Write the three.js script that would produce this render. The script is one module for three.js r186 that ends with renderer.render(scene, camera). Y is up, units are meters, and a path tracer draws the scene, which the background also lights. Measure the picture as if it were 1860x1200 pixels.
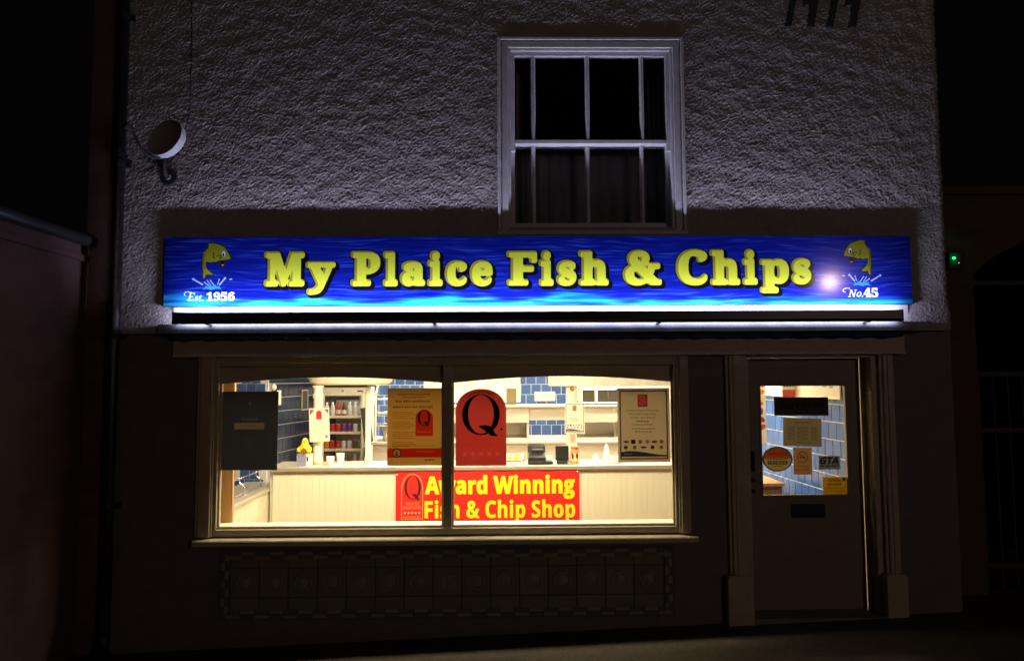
import * as THREE from 'three';
import { RoundedBoxGeometry } from 'three/addons/geometries/RoundedBoxGeometry.js';
import { mergeGeometries } from 'three/addons/utils/BufferGeometryUtils.js';
import { RectAreaLightUniformsLib } from 'three/addons/lights/RectAreaLightUniformsLib.js';
import { createNoise2D } from 'simplex-noise';

// ------------------------------------------------------------------ camera, sky, lights, exposure
const scene = new THREE.Scene();
const D = Math.PI / 180;
const camera = new THREE.PerspectiveCamera(2 * Math.atan(633 / 1500) / D, 1860 / 1200, 0.05, 400);
camera.setViewOffset(1860, 1266, 0, 66, 1860, 1200);
camera.position.set(0, 1.85, 6.25);
camera.rotation.set(4.5214 * D, -1.0307 * D, -0.2935 * D, 'YXZ');
scene.add(camera);

const renderer = new THREE.WebGLRenderer({ antialias: true });
renderer.toneMapping = THREE.LinearToneMapping;
renderer.toneMappingExposure = 1;
renderer.shadowMap.enabled = true;
RectAreaLightUniformsLib.init();

{ // clear night sky, almost black
  const w = 64, h = 32, d = new Float32Array(w * h * 4);
  for (let i = 0; i < w * h; i++) { d[i * 4] = 0.0013; d[i * 4 + 1] = 0.0009; d[i * 4 + 2] = 0.0011; d[i * 4 + 3] = 1; }
  const t = new THREE.DataTexture(d, w, h, THREE.RGBAFormat, THREE.FloatType);
  t.mapping = THREE.EquirectangularReflectionMapping; t.magFilter = THREE.LinearFilter; t.needsUpdate = true;
  scene.background = t; scene.environment = t;
}
const moon = new THREE.DirectionalLight(new THREE.Color(1, 0.86, 0.74), 0.004);   // night: the sun's place is taken by a very weak moon
moon.position.set(-6, 12, 14); moon.castShadow = true; moon.shadow.radius = 20;
Object.assign(moon.shadow.camera, { left: -8, right: 8, top: 8, bottom: -8, near: 0.5, far: 40 });
scene.add(moon, moon.target);

const LAMP_I = 70, LED_L = 160, CEIL_L = 56;

// ------------------------------------------------------------------ random, noise, textures
let sd = 7;
const rnd = () => { sd = (sd + 0x6d2b79f5) | 0; let t = Math.imul(sd ^ (sd >>> 15), 1 | sd); t = (t + Math.imul(t ^ (t >>> 7), 61 | t)) ^ t; return ((t ^ (t >>> 14)) >>> 0) / 4294967296; };
const rr = (a, b) => a + (b - a) * rnd();
const n1 = createNoise2D(rnd), n2 = createNoise2D(rnd), n3 = createNoise2D(rnd), n4 = createNoise2D(rnd);
const L3 = (r, g, b) => new THREE.Color().setRGB(r, g, b);

// tileable noise field in a DataTexture; fn(u, v, noise) -> [r,g,b] 0..1 ; noise is periodic over the square
function tnoise(N, per, seed) {
  const c = createNoise2D(() => { seed = (seed * 16807) % 2147483647; return seed / 2147483647; });
  return (x, y) => { // blend 4 shifted copies so that it tiles
    const fx = x, fy = y;
    return (c(x * per, y * per) * (1 - fx) * (1 - fy) + c((x - 1) * per, y * per) * fx * (1 - fy) + c(x * per, (y - 1) * per) * (1 - fx) * fy + c((x - 1) * per, (y - 1) * per) * fx * fy) / Math.sqrt((fx * fx + (1 - fx) ** 2) * (fy * fy + (1 - fy) ** 2));
  };
}
function dtex(N, fn, srgb, M = N) {
  const d = new Uint8Array(N * M * 4);
  for (let j = 0; j < M; j++) for (let i = 0; i < N; i++) {
    const c = fn(i / N, j / M), k = (j * N + i) * 4;
    for (let q = 0; q < 3; q++) d[k + q] = Math.max(0, Math.min(255, (c[q] ?? c[0]) * 255));
    d[k + 3] = 255;
  }
  const t = new THREE.DataTexture(d, N, M, THREE.RGBAFormat);
  t.wrapS = t.wrapT = THREE.RepeatWrapping; t.magFilter = THREE.LinearFilter; t.minFilter = THREE.LinearMipmapLinearFilter;
  if (srgb) t.colorSpace = THREE.SRGBColorSpace;
  t.needsUpdate = true;
  return t;
}
const rep = (t, x, y = x) => { const c = t.clone(); c.repeat.set(x, y); c.needsUpdate = true; return c; };
const tA = tnoise(0, 6, 11), tB = tnoise(0, 22, 23), tC = tnoise(0, 70, 37), tD = tnoise(0, 2.5, 51);
const TX = {};
TX.grime = dtex(512, (x, y) => { const v = 0.86 + 0.07 * tA(x, y) + 0.05 * tB(x, y) + 0.035 * tC(x, y); return [v, v * 0.995, v * 0.985]; }, false);   // mottled paint, linear multiplier
TX.fine = dtex(256, (x, y) => [0.5 + 0.22 * tC(x, y) + 0.2 * tB(x, y)], false);
TX.rough = dtex(256, (x, y) => [0.5, 0.62 + 0.2 * tA(x, y) + 0.14 * tC(x, y), 0.5], false);
TX.streak = dtex(256, (x, y) => { const v = 0.94 + 0.025 * tC(x * 0.06, y) + 0.02 * tB(x * 0.1, y); return [v, v, v]; }, false);
TX.streakRough = dtex(256, (x, y) => [0, 0.4 + 0.06 * tC(x * 0.06, y), 0], false);
TX.wood = dtex(256, (x, y) => { const g = 0.5 + 0.5 * Math.sin((x * 26 + 1.6 * tD(x, y * 0.4) + 0.3 * tA(x, y * 0.2)) * 6.283 * 0.35); const v = 0.72 + 0.2 * g + 0.07 * tC(x, y * 0.12); return [v, v * 0.95, v * 0.86]; }, false);
TX.tarmac = dtex(512, (x, y) => { const v = 0.68 + 0.2 * tC(x, y) + 0.1 * tB(x, y) + 0.08 * tA(x, y); return [v, v * 0.98, v * 0.94]; }, false);
TX.metalDirt = dtex(512, (x, y) => { const s = tC(x, y) + 0.5 * tB(x, y) - 0.9; const v = s > 0 ? 0.93 - 0.75 * Math.min(1, s * 2.2) : 0.93 + 0.04 * tA(x, y); return [v, v * 0.97, v * 0.95]; }, false);
TX.lead = dtex(512, (x, y) => { const v = 0.78 + 0.13 * tA(x, y) + 0.1 * tB(x * 2 % 1, y) + 0.06 * tC(x, y); return [v, v, v * 1.02]; }, false);
TX.brick = dtex(512, (x, y) => { // too far and dark to tell bricks apart: only their tone
  const row = Math.floor(y * 12), u = x * 5 + (row % 2) * 0.5, col = Math.floor(u); const h = Math.sin((col % 5) * 91.7 + row * 37.3) * 43758.5; const k = h - Math.floor(h);
  const v = 0.72 + 0.22 * k + 0.1 * tC(x, y); return [v, v * 0.93, v * 0.9]; }, false);

const std = (color, o = {}) => new THREE.MeshStandardMaterial({ color, roughness: 0.7, ...o });
const phy = (color, o = {}) => new THREE.MeshPhysicalMaterial({ color, roughness: 0.5, ...o });
const MT = {
  roughcast: std(L3(0.5, 0.47, 0.455), { roughness: 0.92, map: rep(TX.grime, 0.55), bumpMap: rep(TX.fine, 5), bumpScale: 0.003 }),
  darkPaint: std(L3(0.19, 0.158, 0.155), { roughness: 0.55, map: rep(TX.grime, 0.8), bumpMap: rep(TX.fine, 2.5), bumpScale: 0.002 }),
  cream: std(L3(0.56, 0.48, 0.33), { roughness: 0.45, map: rep(TX.grime, 1.1), bumpMap: rep(TX.fine, 3), bumpScale: 0.0006 }),
  doorPaint: std(L3(0.3, 0.25, 0.17), { roughness: 0.5, map: rep(TX.grime, 1.3), bumpMap: rep(TX.fine, 3), bumpScale: 0.0006 }),
  white: std(L3(0.74, 0.73, 0.74), { roughness: 0.42, map: rep(TX.grime, 1.2), bumpMap: rep(TX.fine, 4), bumpScale: 0.0005 }),
  black: std(L3(0.018, 0.018, 0.022), { roughness: 0.35 }),
  blackMatt: std(L3(0.02, 0.02, 0.022), { roughness: 0.75 }),
  iron: std(L3(0.022, 0.021, 0.021), { roughness: 0.5, bumpMap: rep(TX.fine, 8), bumpScale: 0.001 }),
  navy: std(L3(0.02, 0.022, 0.06), { roughness: 0.95, bumpMap: rep(TX.fine, 20), bumpScale: 0.0006 }),
  lead: std(L3(0.36, 0.37, 0.4), { roughness: 0.6, metalness: 0.15, map: rep(TX.lead, 0.9), bumpMap: rep(TX.grime, 3), bumpScale: 0.004 }),
  alu: std(L3(0.55, 0.54, 0.55), { roughness: 0.6, map: rep(TX.metalDirt, 2.4) }),
  steel: std(L3(0.72, 0.68, 0.59), { metalness: 0.75, roughness: 1, roughnessMap: TX.streakRough, map: TX.streak }),
  chrome: std(L3(0.82, 0.8, 0.76), { metalness: 1, roughness: 0.12 }),
  panel: std(L3(0.85, 0.81, 0.6), { roughness: 0.4, map: rep(TX.grime, 0.9) }),
  iwhite: std(L3(0.86, 0.82, 0.7), { roughness: 0.5, map: rep(TX.grime, 0.7) }),
  ivory: std(L3(0.85, 0.79, 0.6), { roughness: 0.3 }),
  shadedGrout: std(L3(0.3, 0.31, 0.32), { roughness: 0.9 }),  // white grout of the left wall, greyed to put its shade into the colour
  grout: std(L3(0.8, 0.82, 0.84), { roughness: 0.9, bumpMap: rep(TX.fine, 6), bumpScale: 0.001 }),
  wood: std(L3(0.62, 0.36, 0.13), { roughness: 0.5, map: rep(TX.wood, 2, 1) }),
  brownWood: std(L3(0.22, 0.1, 0.045), { roughness: 0.45, map: rep(TX.wood, 2, 1) }),
  oak: std(L3(0.5, 0.3, 0.13), { roughness: 0.45, map: rep(TX.wood, 1.4, 1) }),
  brick: std(L3(0.15, 0.092, 0.077), { roughness: 0.95, map: rep(TX.brick, 0.9), bumpMap: rep(TX.fine, 4), bumpScale: 0.004 }),
  tarmac: std(L3(0.14, 0.115, 0.082), { roughness: 0.9, map: rep(TX.tarmac, 0.8), bumpMap: rep(TX.tarmac, 1.7), bumpScale: 0.006 }),
  road: std(L3(0.05, 0.05, 0.05), { roughness: 0.9, map: rep(TX.tarmac, 0.6), bumpMap: rep(TX.tarmac, 1.3), bumpScale: 0.006 }),
  kerb: std(L3(0.3, 0.29, 0.27), { roughness: 0.9, map: rep(TX.grime, 2), bumpMap: rep(TX.fine, 4), bumpScale: 0.003 }),
  slate: std(L3(0.05, 0.05, 0.055), { roughness: 0.8, map: rep(TX.grime, 1) }),
  floorTile: std(L3(0.32, 0.16, 0.1), { roughness: 0.5, map: rep(TX.grime, 1) }),
  plaster: std(L3(0.55, 0.5, 0.42), { roughness: 0.9, map: rep(TX.grime, 0.8) }),
  curtain: std(L3(0.3, 0.24, 0.18), { roughness: 1 }),
  glass: phy(L3(1, 1, 1), { transmission: 1, thickness: 0, roughness: 0.0, ior: 1.5 }),
  paper: phy(L3(0.88, 0.86, 0.8), { roughness: 0.95, transmission: 0.25, thickness: 0 }),
  bag: phy(L3(0.93, 0.93, 0.92), { roughness: 0.9, transmission: 0.2, thickness: 0 }),
};
MT.blue = [[0.05, 0.12, 0.34], [0.06, 0.135, 0.37], [0.045, 0.105, 0.3], [0.07, 0.15, 0.36]].map((c) => std(L3(...c), { roughness: 0.14, bumpMap: rep(TX.grime, 2), bumpScale: 0.0008 }));
MT.shadedBlue = [[0.007, 0.014, 0.042], [0.008, 0.016, 0.048], [0.006, 0.012, 0.036], [0.009, 0.017, 0.046]].map((c) => std(L3(...c), { roughness: 0.14, bumpMap: rep(TX.grime, 2), bumpScale: 0.0008 }));  // blue tiles of the left wall, its shade painted in as near-black colour

// ------------------------------------------------------------------ helpers
const taken = {};
const numbered = (n) => { taken[n] = (taken[n] ?? -1) + 1; return taken[n] ? n + '_' + String(taken[n]).padStart(3, '0') : n; };
function tag(o, label, category, group, kind) { if (label) o.userData.label = label; if (category) o.userData.category = category; if (group) o.userData.group = group; if (kind) o.userData.kind = kind; return o; }
function thing(name, label, category, group, p = [0, 0, 0]) { const g = new THREE.Group(); g.name = numbered(name); g.position.set(...p); scene.add(g); return tag(g, label, category, group); }
function mesh(name, geo, mat, parent) {
  const m = new THREE.Mesh(Array.isArray(geo) ? mergeGeometries(geo.map((g) => (g.index ? g.toNonIndexed() : g)).map((g) => { for (const k of Object.keys(g.attributes)) if (!['position', 'normal', 'uv'].includes(k)) g.deleteAttribute(k); return g; })) : geo, mat);
  m.name = parent ? name : numbered(name); m.castShadow = m.receiveShadow = true; (parent ?? scene).add(m); return m;
}
const struct = (name, geo, mat, label, category) => tag(mesh(name, geo, mat), label, category, undefined, 'structure');
function uvm(g) { // uv in metres, by the axis each face looks along
  const p = g.attributes.position, n = g.attributes.normal, uv = new Float32Array(p.count * 2);
  for (let i = 0; i < p.count; i++) {
    const ax = Math.abs(n.getX(i)), ay = Math.abs(n.getY(i)), az = Math.abs(n.getZ(i));
    const [u, v] = az >= ax && az >= ay ? [p.getX(i), p.getY(i)] : ax >= ay ? [p.getZ(i), p.getY(i)] : [p.getX(i), p.getZ(i)];
    uv[2 * i] = u; uv[2 * i + 1] = v;
  }
  g.setAttribute('uv', new THREE.BufferAttribute(uv, 2)); return g;
}
const bx = (x0, x1, y0, y1, z0, z1) => uvm(new THREE.BoxGeometry(x1 - x0, y1 - y0, z1 - z0).translate((x0 + x1) / 2, (y0 + y1) / 2, (z0 + z1) / 2));
const rb = (x0, x1, y0, y1, z0, z1, r = 0.004, s = 1) => uvm(new RoundedBoxGeometry(x1 - x0, y1 - y0, z1 - z0, s, r).translate((x0 + x1) / 2, (y0 + y1) / 2, (z0 + z1) / 2));
const cyl = (r0, r1, h, x, y, z, seg = 20) => new THREE.CylinderGeometry(r1, r0, h, seg).translate(x, y + h / 2, z);   // y = base
const lathe = (pts, x = 0, y = 0, z = 0, seg = 24) => new THREE.LatheGeometry(pts.map(([a, b]) => new THREE.Vector2(a, b)), seg).translate(x, y, z);
const tube = (pts, r, seg = 24, rad = 8) => new THREE.TubeGeometry(new THREE.CatmullRomCurve3(pts.map((p) => new THREE.Vector3(...p))), seg, r, rad);
const shp = (pts) => { const s = new THREE.Shape(); pts.forEach(([x, y], i) => (i ? s.lineTo(x, y) : s.moveTo(x, y))); s.closePath(); return s; };
const ext = (s, z0, z1, bev = 0) => uvm(new THREE.ExtrudeGeometry(s, { depth: z1 - z0 - 2 * bev, bevelEnabled: bev > 0, bevelSize: bev, bevelThickness: bev, bevelSegments: 1, steps: 1, curveSegments: 24 }).translate(0, 0, z0 + bev));
function canv(w, h, draw) { const c = document.createElement('canvas'); c.width = w; c.height = h; const g = c.getContext('2d'); draw(g, w, h); const t = new THREE.CanvasTexture(c); t.colorSpace = THREE.SRGBColorSpace; t.magFilter = THREE.LinearFilter; return t; }
function card(w, h, t) { const g = new THREE.BoxGeometry(w, h, t); return g; }     // front face carries the print 0..1
function printed(name, w, h, mat, edge, parent, t = 0.0012) { // sheet whose front carries the print, the back plain
  const g = new THREE.BoxGeometry(w, h, t); const m = new THREE.Mesh(g, [edge, edge, edge, edge, mat, edge]); m.name = parent ? name : numbered(name); m.castShadow = m.receiveShadow = true; (parent ?? scene).add(m); return m;
}

// ground falls gently along the street: y = GY(x)
const GY = (x) => -0.036 + 0.038 * x;
function sloped(x0, x1, z0, z1, top, thick, nx = 1) { // slab that follows the slope
  const g = new THREE.BoxGeometry(x1 - x0, thick, z1 - z0, nx, 1, 1).translate((x0 + x1) / 2, -thick / 2, (z0 + z1) / 2), p = g.attributes.position;
  for (let i = 0; i < p.count; i++) p.setY(i, p.getY(i) + top + GY(p.getX(i)));
  g.computeVertexNormals(); return uvm(g);
}
struct('road', sloped(-60, 60, 1.95, 60, -0.11, 0.3), MT.road);
struct('pavement', sloped(-60, 60, -0.6, 1.8, 0, 0.3), MT.tarmac);
struct('kerb', sloped(-60, 60, 1.8, 1.95, 0.004, 0.3), MT.kerb);
struct('ground', bx(-60, 60, -2.9, -2.6, -60, 60), MT.road);

// ------------------------------------------------------------------ the house front
const house = thing('roughcast_house', 'grey roughcast house front with dark painted ground floor, a fish and chip shop below', 'building');
{ // roughcast render: a real relief on a fine grid, with the sash window left open
  const X0 = -2.87, X1 = 3.465, Y0 = 2.19, Y1 = 5.2, st = 0.007;
  const nx = Math.round((X1 - X0) / st), ny = Math.round((Y1 - Y0) / st), pos = new Float32Array((nx + 1) * (ny + 1) * 3), uv = new Float32Array((nx + 1) * (ny + 1) * 2), idx = [];
  const relief = (x, y) => {
    const wx = x + 0.02 * n2(x * 9, y * 9), wy = y + 0.015 * n3(x * 9, y * 9);
    let r = 0.005 * (Math.abs(n1(wx * 24, wy * 31)) - 0.4) + 0.0042 * (Math.abs(n2(wx * 43, wy * 52)) - 0.4) + 0.0016 * n4(wx * 95, wy * 104) + 0.0016 * n3(wx * 60 + 9, wy * 64);
    r += 0.0022 * n3(x * 5.1, y * 6.7) + 0.002 * n4(x * 1.5, y * 1.9);
    r += 0.0035 * Math.max(0, n3(wx * 26 + 40, wy * 34)) ** 2;
    return r;
  };
  for (let j = 0, k = 0; j <= ny; j++) for (let i = 0; i <= nx; i++, k++) {
    const x = X0 + i * st, y = Y0 + j * st, e = Math.min(x - X0, X1 - x), lowEnd = Math.max(0, 1 - (y - 2.19) / 0.24);
    let z = 0.016 + relief(x, y);
    if (e < 0.05) z -= 0.035 * (1 - Math.sqrt(Math.max(0, 1 - (1 - e / 0.05) ** 2)));      // rounded corner of the render
    if (lowEnd > 0 && (x < -2.3 || x > 3.0)) z += 0.035 * Math.sin(Math.min(1, lowEnd * 1.6) * 1.57) * Math.min(1, (x < 0 ? -2.3 - x : x - 3.0) / 0.12) ;   // bell-cast lower edge
    pos[k * 3] = x + (e < 0.02 ? 0.006 * n2(y * 20, x) : 0); pos[k * 3 + 1] = y; pos[k * 3 + 2] = z; uv[k * 2] = x; uv[k * 2 + 1] = y;
    if (i < nx && j < ny && !(x > 0.03 && x + st < 1.43 && y > 2.99 && y + st < 4.47)) { const a = k, b = k + 1, c = k + nx + 1, d = c + 1; idx.push(a, b, d, a, d, c); }
  }
  const g = new THREE.BufferGeometry();
  g.setAttribute('position', new THREE.BufferAttribute(pos, 3)); g.setAttribute('uv', new THREE.BufferAttribute(uv, 2)); g.setIndex(idx); g.computeVertexNormals();
  const m = mesh('roughcast_render', g, MT.roughcast, house); m.userData.label = 'lumpy grey roughcast render';
  // masonry behind it
  mesh('upper_wall', [bx(-2.87, 0.03, 2.19, 5.2, -0.3, -0.03), bx(1.43, 3.465, 2.19, 5.2, -0.3, -0.03), bx(0.03, 1.43, 2.19, 2.985, -0.3, -0.03), bx(0.03, 1.43, 4.475, 5.2, -0.3, -0.03)], MT.roughcast, house);
  mesh('ground_floor_wall', [bx(-2.87, -2.2, -0.3, 2.187, -0.3, 0), bx(1.42, 1.76, -0.3, 2.187, -0.3, 0), bx(2.93, 3.465, -0.3, 2.187, -0.3, 0), bx(-2.2, 1.42, -0.3, 0.64, -0.3, 0), bx(-2.2, 1.42, 2.0, 2.187, -0.3, -0.002), bx(1.76, 2.93, 2.04, 2.187, -0.3, -0.002)], MT.darkPaint, house);
  mesh('side_wall', [bx(-2.87, -2.76, -0.3, 5.2, -7, -0.3), bx(3.2, 3.465, -0.3, 5.2, -7, -0.3), bx(-2.76, 3.2, -0.3, 5.2, -7, -6.75)], MT.brick, house);
  mesh('roof', ext(shp([[-0.35, 5.2], [0.2, 5.15], [-3.4, 7.8], [-7.2, 5.15], [-7.0, 5.2]].map(([z, y]) => [-z, y])), -3.0, 3.6).rotateY(Math.PI / 2).translate(0.2, 0, 0), MT.slate, house);
  mesh('floor_slab', bx(-2.76, 3.2, 2.5, 2.68, -6.75, -0.3), MT.plaster, house);
}
// date numerals 1717, black iron, leaning to the right, cut by the picture's top edge
{
  const one = (x, lean) => shp([[x, 0], [x + 0.038, 0], [x + 0.038 + lean, 0.24], [x + lean, 0.24]]);
  const sev = (x, lean) => shp([[x, 0], [x + 0.045, 0], [x + 0.04 + lean, 0.245], [x - 0.055 + lean * 0.85, 0.245], [x - 0.072 + lean * 0.75, 0.172], [x - 0.015 + lean * 0.82, 0.197]]);
  for (const [x, s, lab] of [[2.265, one, 'first black iron figure 1 of the date on the roughcast wall'], [2.44, sev, 'first black iron figure 7, between the two figure 1s of the wall date'], [2.597, one, 'second black iron figure 1, between the two figure 7s of the wall date'], [2.772, sev, 'last black iron figure 7 of the date on the roughcast wall']]) {
    const g = thing('date_numeral', lab, 'numeral', 'iron date numerals', [x, 4.572, 0.0]);
    mesh('figure', ext(s(0, 0.055), 0.0, 0.036, 0.003), MT.iron, g); mesh('fixing_pin', new THREE.CylinderGeometry(0.006, 0.006, 0.05, 8).rotateX(Math.PI / 2).translate(0.02, 0.05, -0.008), MT.iron, g);
  }
}

// ------------------------------------------------------------------ upper sash window
{
  const w = thing('sash_window', 'white sash window with margin panes on the upper roughcast wall', 'window', undefined, [0, 0, 0]);
  const x0 = 0.008, x1 = 1.456, y0 = 2.965, y1 = 4.489;
  // architrave: stepped moulding of three members on three sides
  const members = [[0, 0.022, 0.03], [0.022, 0.034, 0.014], [0.034, 0.082, 0.022], [0.082, 0.1, 0.006]];
  for (const side of ['left', 'right', 'top']) {
    const gs = members.map(([a, b, z]) => side === 'left' ? rb(x0 + a, x0 + b, y0, y1 - a, -0.02, z, 0.004) : side === 'right' ? rb(x1 - b, x1 - a, y0, y1 - a, -0.02, z, 0.004) : rb(x0 + b, x1 - b, y1 - b, y1 - a, -0.02, z - 0.0015, 0.004));
    mesh('architrave', gs, MT.white, w);
  }
  mesh('window_sill', rb(x0 - 0.01, x1 + 0.01, y0 - 0.03, y0 + 0.002, -0.16, 0.03, 0.006), MT.white, w);
  const bx0 = x0 + 0.1, bx1 = x1 - 0.1, by1 = y1 - 0.1;
  mesh('box_frame', [bx(bx0 - 0.03, bx0 + 0.004, y0, by1 + 0.03, -0.17, 0.002), bx(bx1 - 0.004, bx1 + 0.03, y0, by1 + 0.03, -0.17, 0.002), bx(bx0 + 0.004, bx1 - 0.004, by1 - 0.002, by1 + 0.03, -0.17, 0.0)], MT.white, w);
  function sash(name, yb, yt, z0, z1, bottomRail, topRail, lab) {
    const s = new THREE.Group(); s.name = name; s.userData.label = lab; w.add(s);
    const l = bx0 + 0.004, r = bx1 - 0.004, sw = 0.03, zc = (z0 + z1) / 2;
    for (const [a, b] of [[l, l + sw], [r - sw, r]]) mesh('stile', rb(a, b, yb, yt, z0, z1, 0.005), MT.white, s);
    mesh('rail', rb(l + sw, r - sw, yt - topRail, yt, z0, z1, 0.005), MT.white, s);
    mesh('rail', rb(l + sw, r - sw, yb, yb + bottomRail, z0, z1, 0.005), MT.white, s);
    const gx = [0.287, 0.29 + 0.421, 1.138], hw = 0.019, edges = [l + sw, ...gx.flatMap((g) => [g - hw, g + hw]), r - sw];
    for (const g of gx) mesh('glazing_bar', uvm(new THREE.ExtrudeGeometry(shp([[-hw, -(z0 + 0.006)], [-0.007, -(z1 - 0.002)], [0.007, -(z1 - 0.002)], [hw, -(z0 + 0.006)]]), { depth: yt - topRail - yb - bottomRail, bevelEnabled: false }).rotateX(-Math.PI / 2).translate(g, yb + bottomRail, 0)), MT.white, s);
    for (let i = 0; i < 8; i += 2) mesh('pane', bx(edges[i] - 0.002, edges[i + 1] + 0.002, yb + bottomRail - 0.002, yt - topRail + 0.002, zc - 0.012, zc - 0.008), MT.glass, s);
  }
  sash('upper_sash', 3.655, by1 - 0.003, -0.062, -0.022, 0.034, 0.032, 'outer upper sash with horns');
  sash('lower_sash', y0 + 0.003, 3.688, -0.112, -0.068, 0.075, 0.034, 'inner lower sash');
  for (const x of [bx0 + 0.005, bx1 - 0.033]) mesh('sash_horn', ext(shp([[x, 3.6], [x + 0.028, 3.6], [x + 0.028, 3.654], [x, 3.654]]), -0.06, -0.024, 0.004), MT.white, w);
  { const g = new THREE.PlaneGeometry(1.3, 0.74, 90, 1), p = g.attributes.position; for (let i = 0; i < p.count; i++) p.setZ(i, 0.008 * Math.sin(p.getX(i) * 62) + 0.004 * Math.sin(p.getX(i) * 139)); g.computeVertexNormals();
    tag(mesh('net_curtain', g.translate(0.735, 3.31, -0.3), std(L3(0.17, 0.16, 0.155), { roughness: 1 })), 'dark grey curtain hanging behind the lower sash', 'curtain'); tag(mesh('curtain_rod', new THREE.CylinderGeometry(0.006, 0.006, 1.4, 10).rotateZ(Math.PI / 2).translate(0.735, 3.68, -0.3), MT.iron), 'thin rod carrying the dark grey curtain across the sash window', 'rod'); }
  // the dark room behind, curtains half drawn
  const r = struct('upper_room', [bx(-0.9, 2.4, 2.69, 5.0, -3.1, -3.0), bx(-1.0, -0.9, 2.69, 5.0, -3.0, -0.31), bx(2.4, 2.5, 2.69, 5.0, -3.0, -0.31), bx(-0.9, 2.4, 4.95, 5.0, -3.0, -0.31)], MT.plaster);
  for (const [xa, xb, lab] of [[0.02, 0.2, 'brown curtain hanging at the margin panes nearer the satellite dish'], [1.24, 1.42, 'brown curtain hanging at the margin panes nearer the iron date']]) {
    const g = new THREE.PlaneGeometry(xb - xa, 1.7, 24, 1), p = g.attributes.position;
    for (let i = 0; i < p.count; i++) p.setZ(i, 0.018 * Math.sin(p.getX(i) * 150));
    g.computeVertexNormals(); const b = g.clone().translate(0, 0, -0.004);
    const c = mesh('curtain', [g.translate((xa + xb) / 2, 3.6, -0.36), b.translate((xa + xb) / 2, 3.6, -0.36)], MT.curtain); tag(c, lab, 'curtain', 'upstairs curtains');
  }
}

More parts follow.
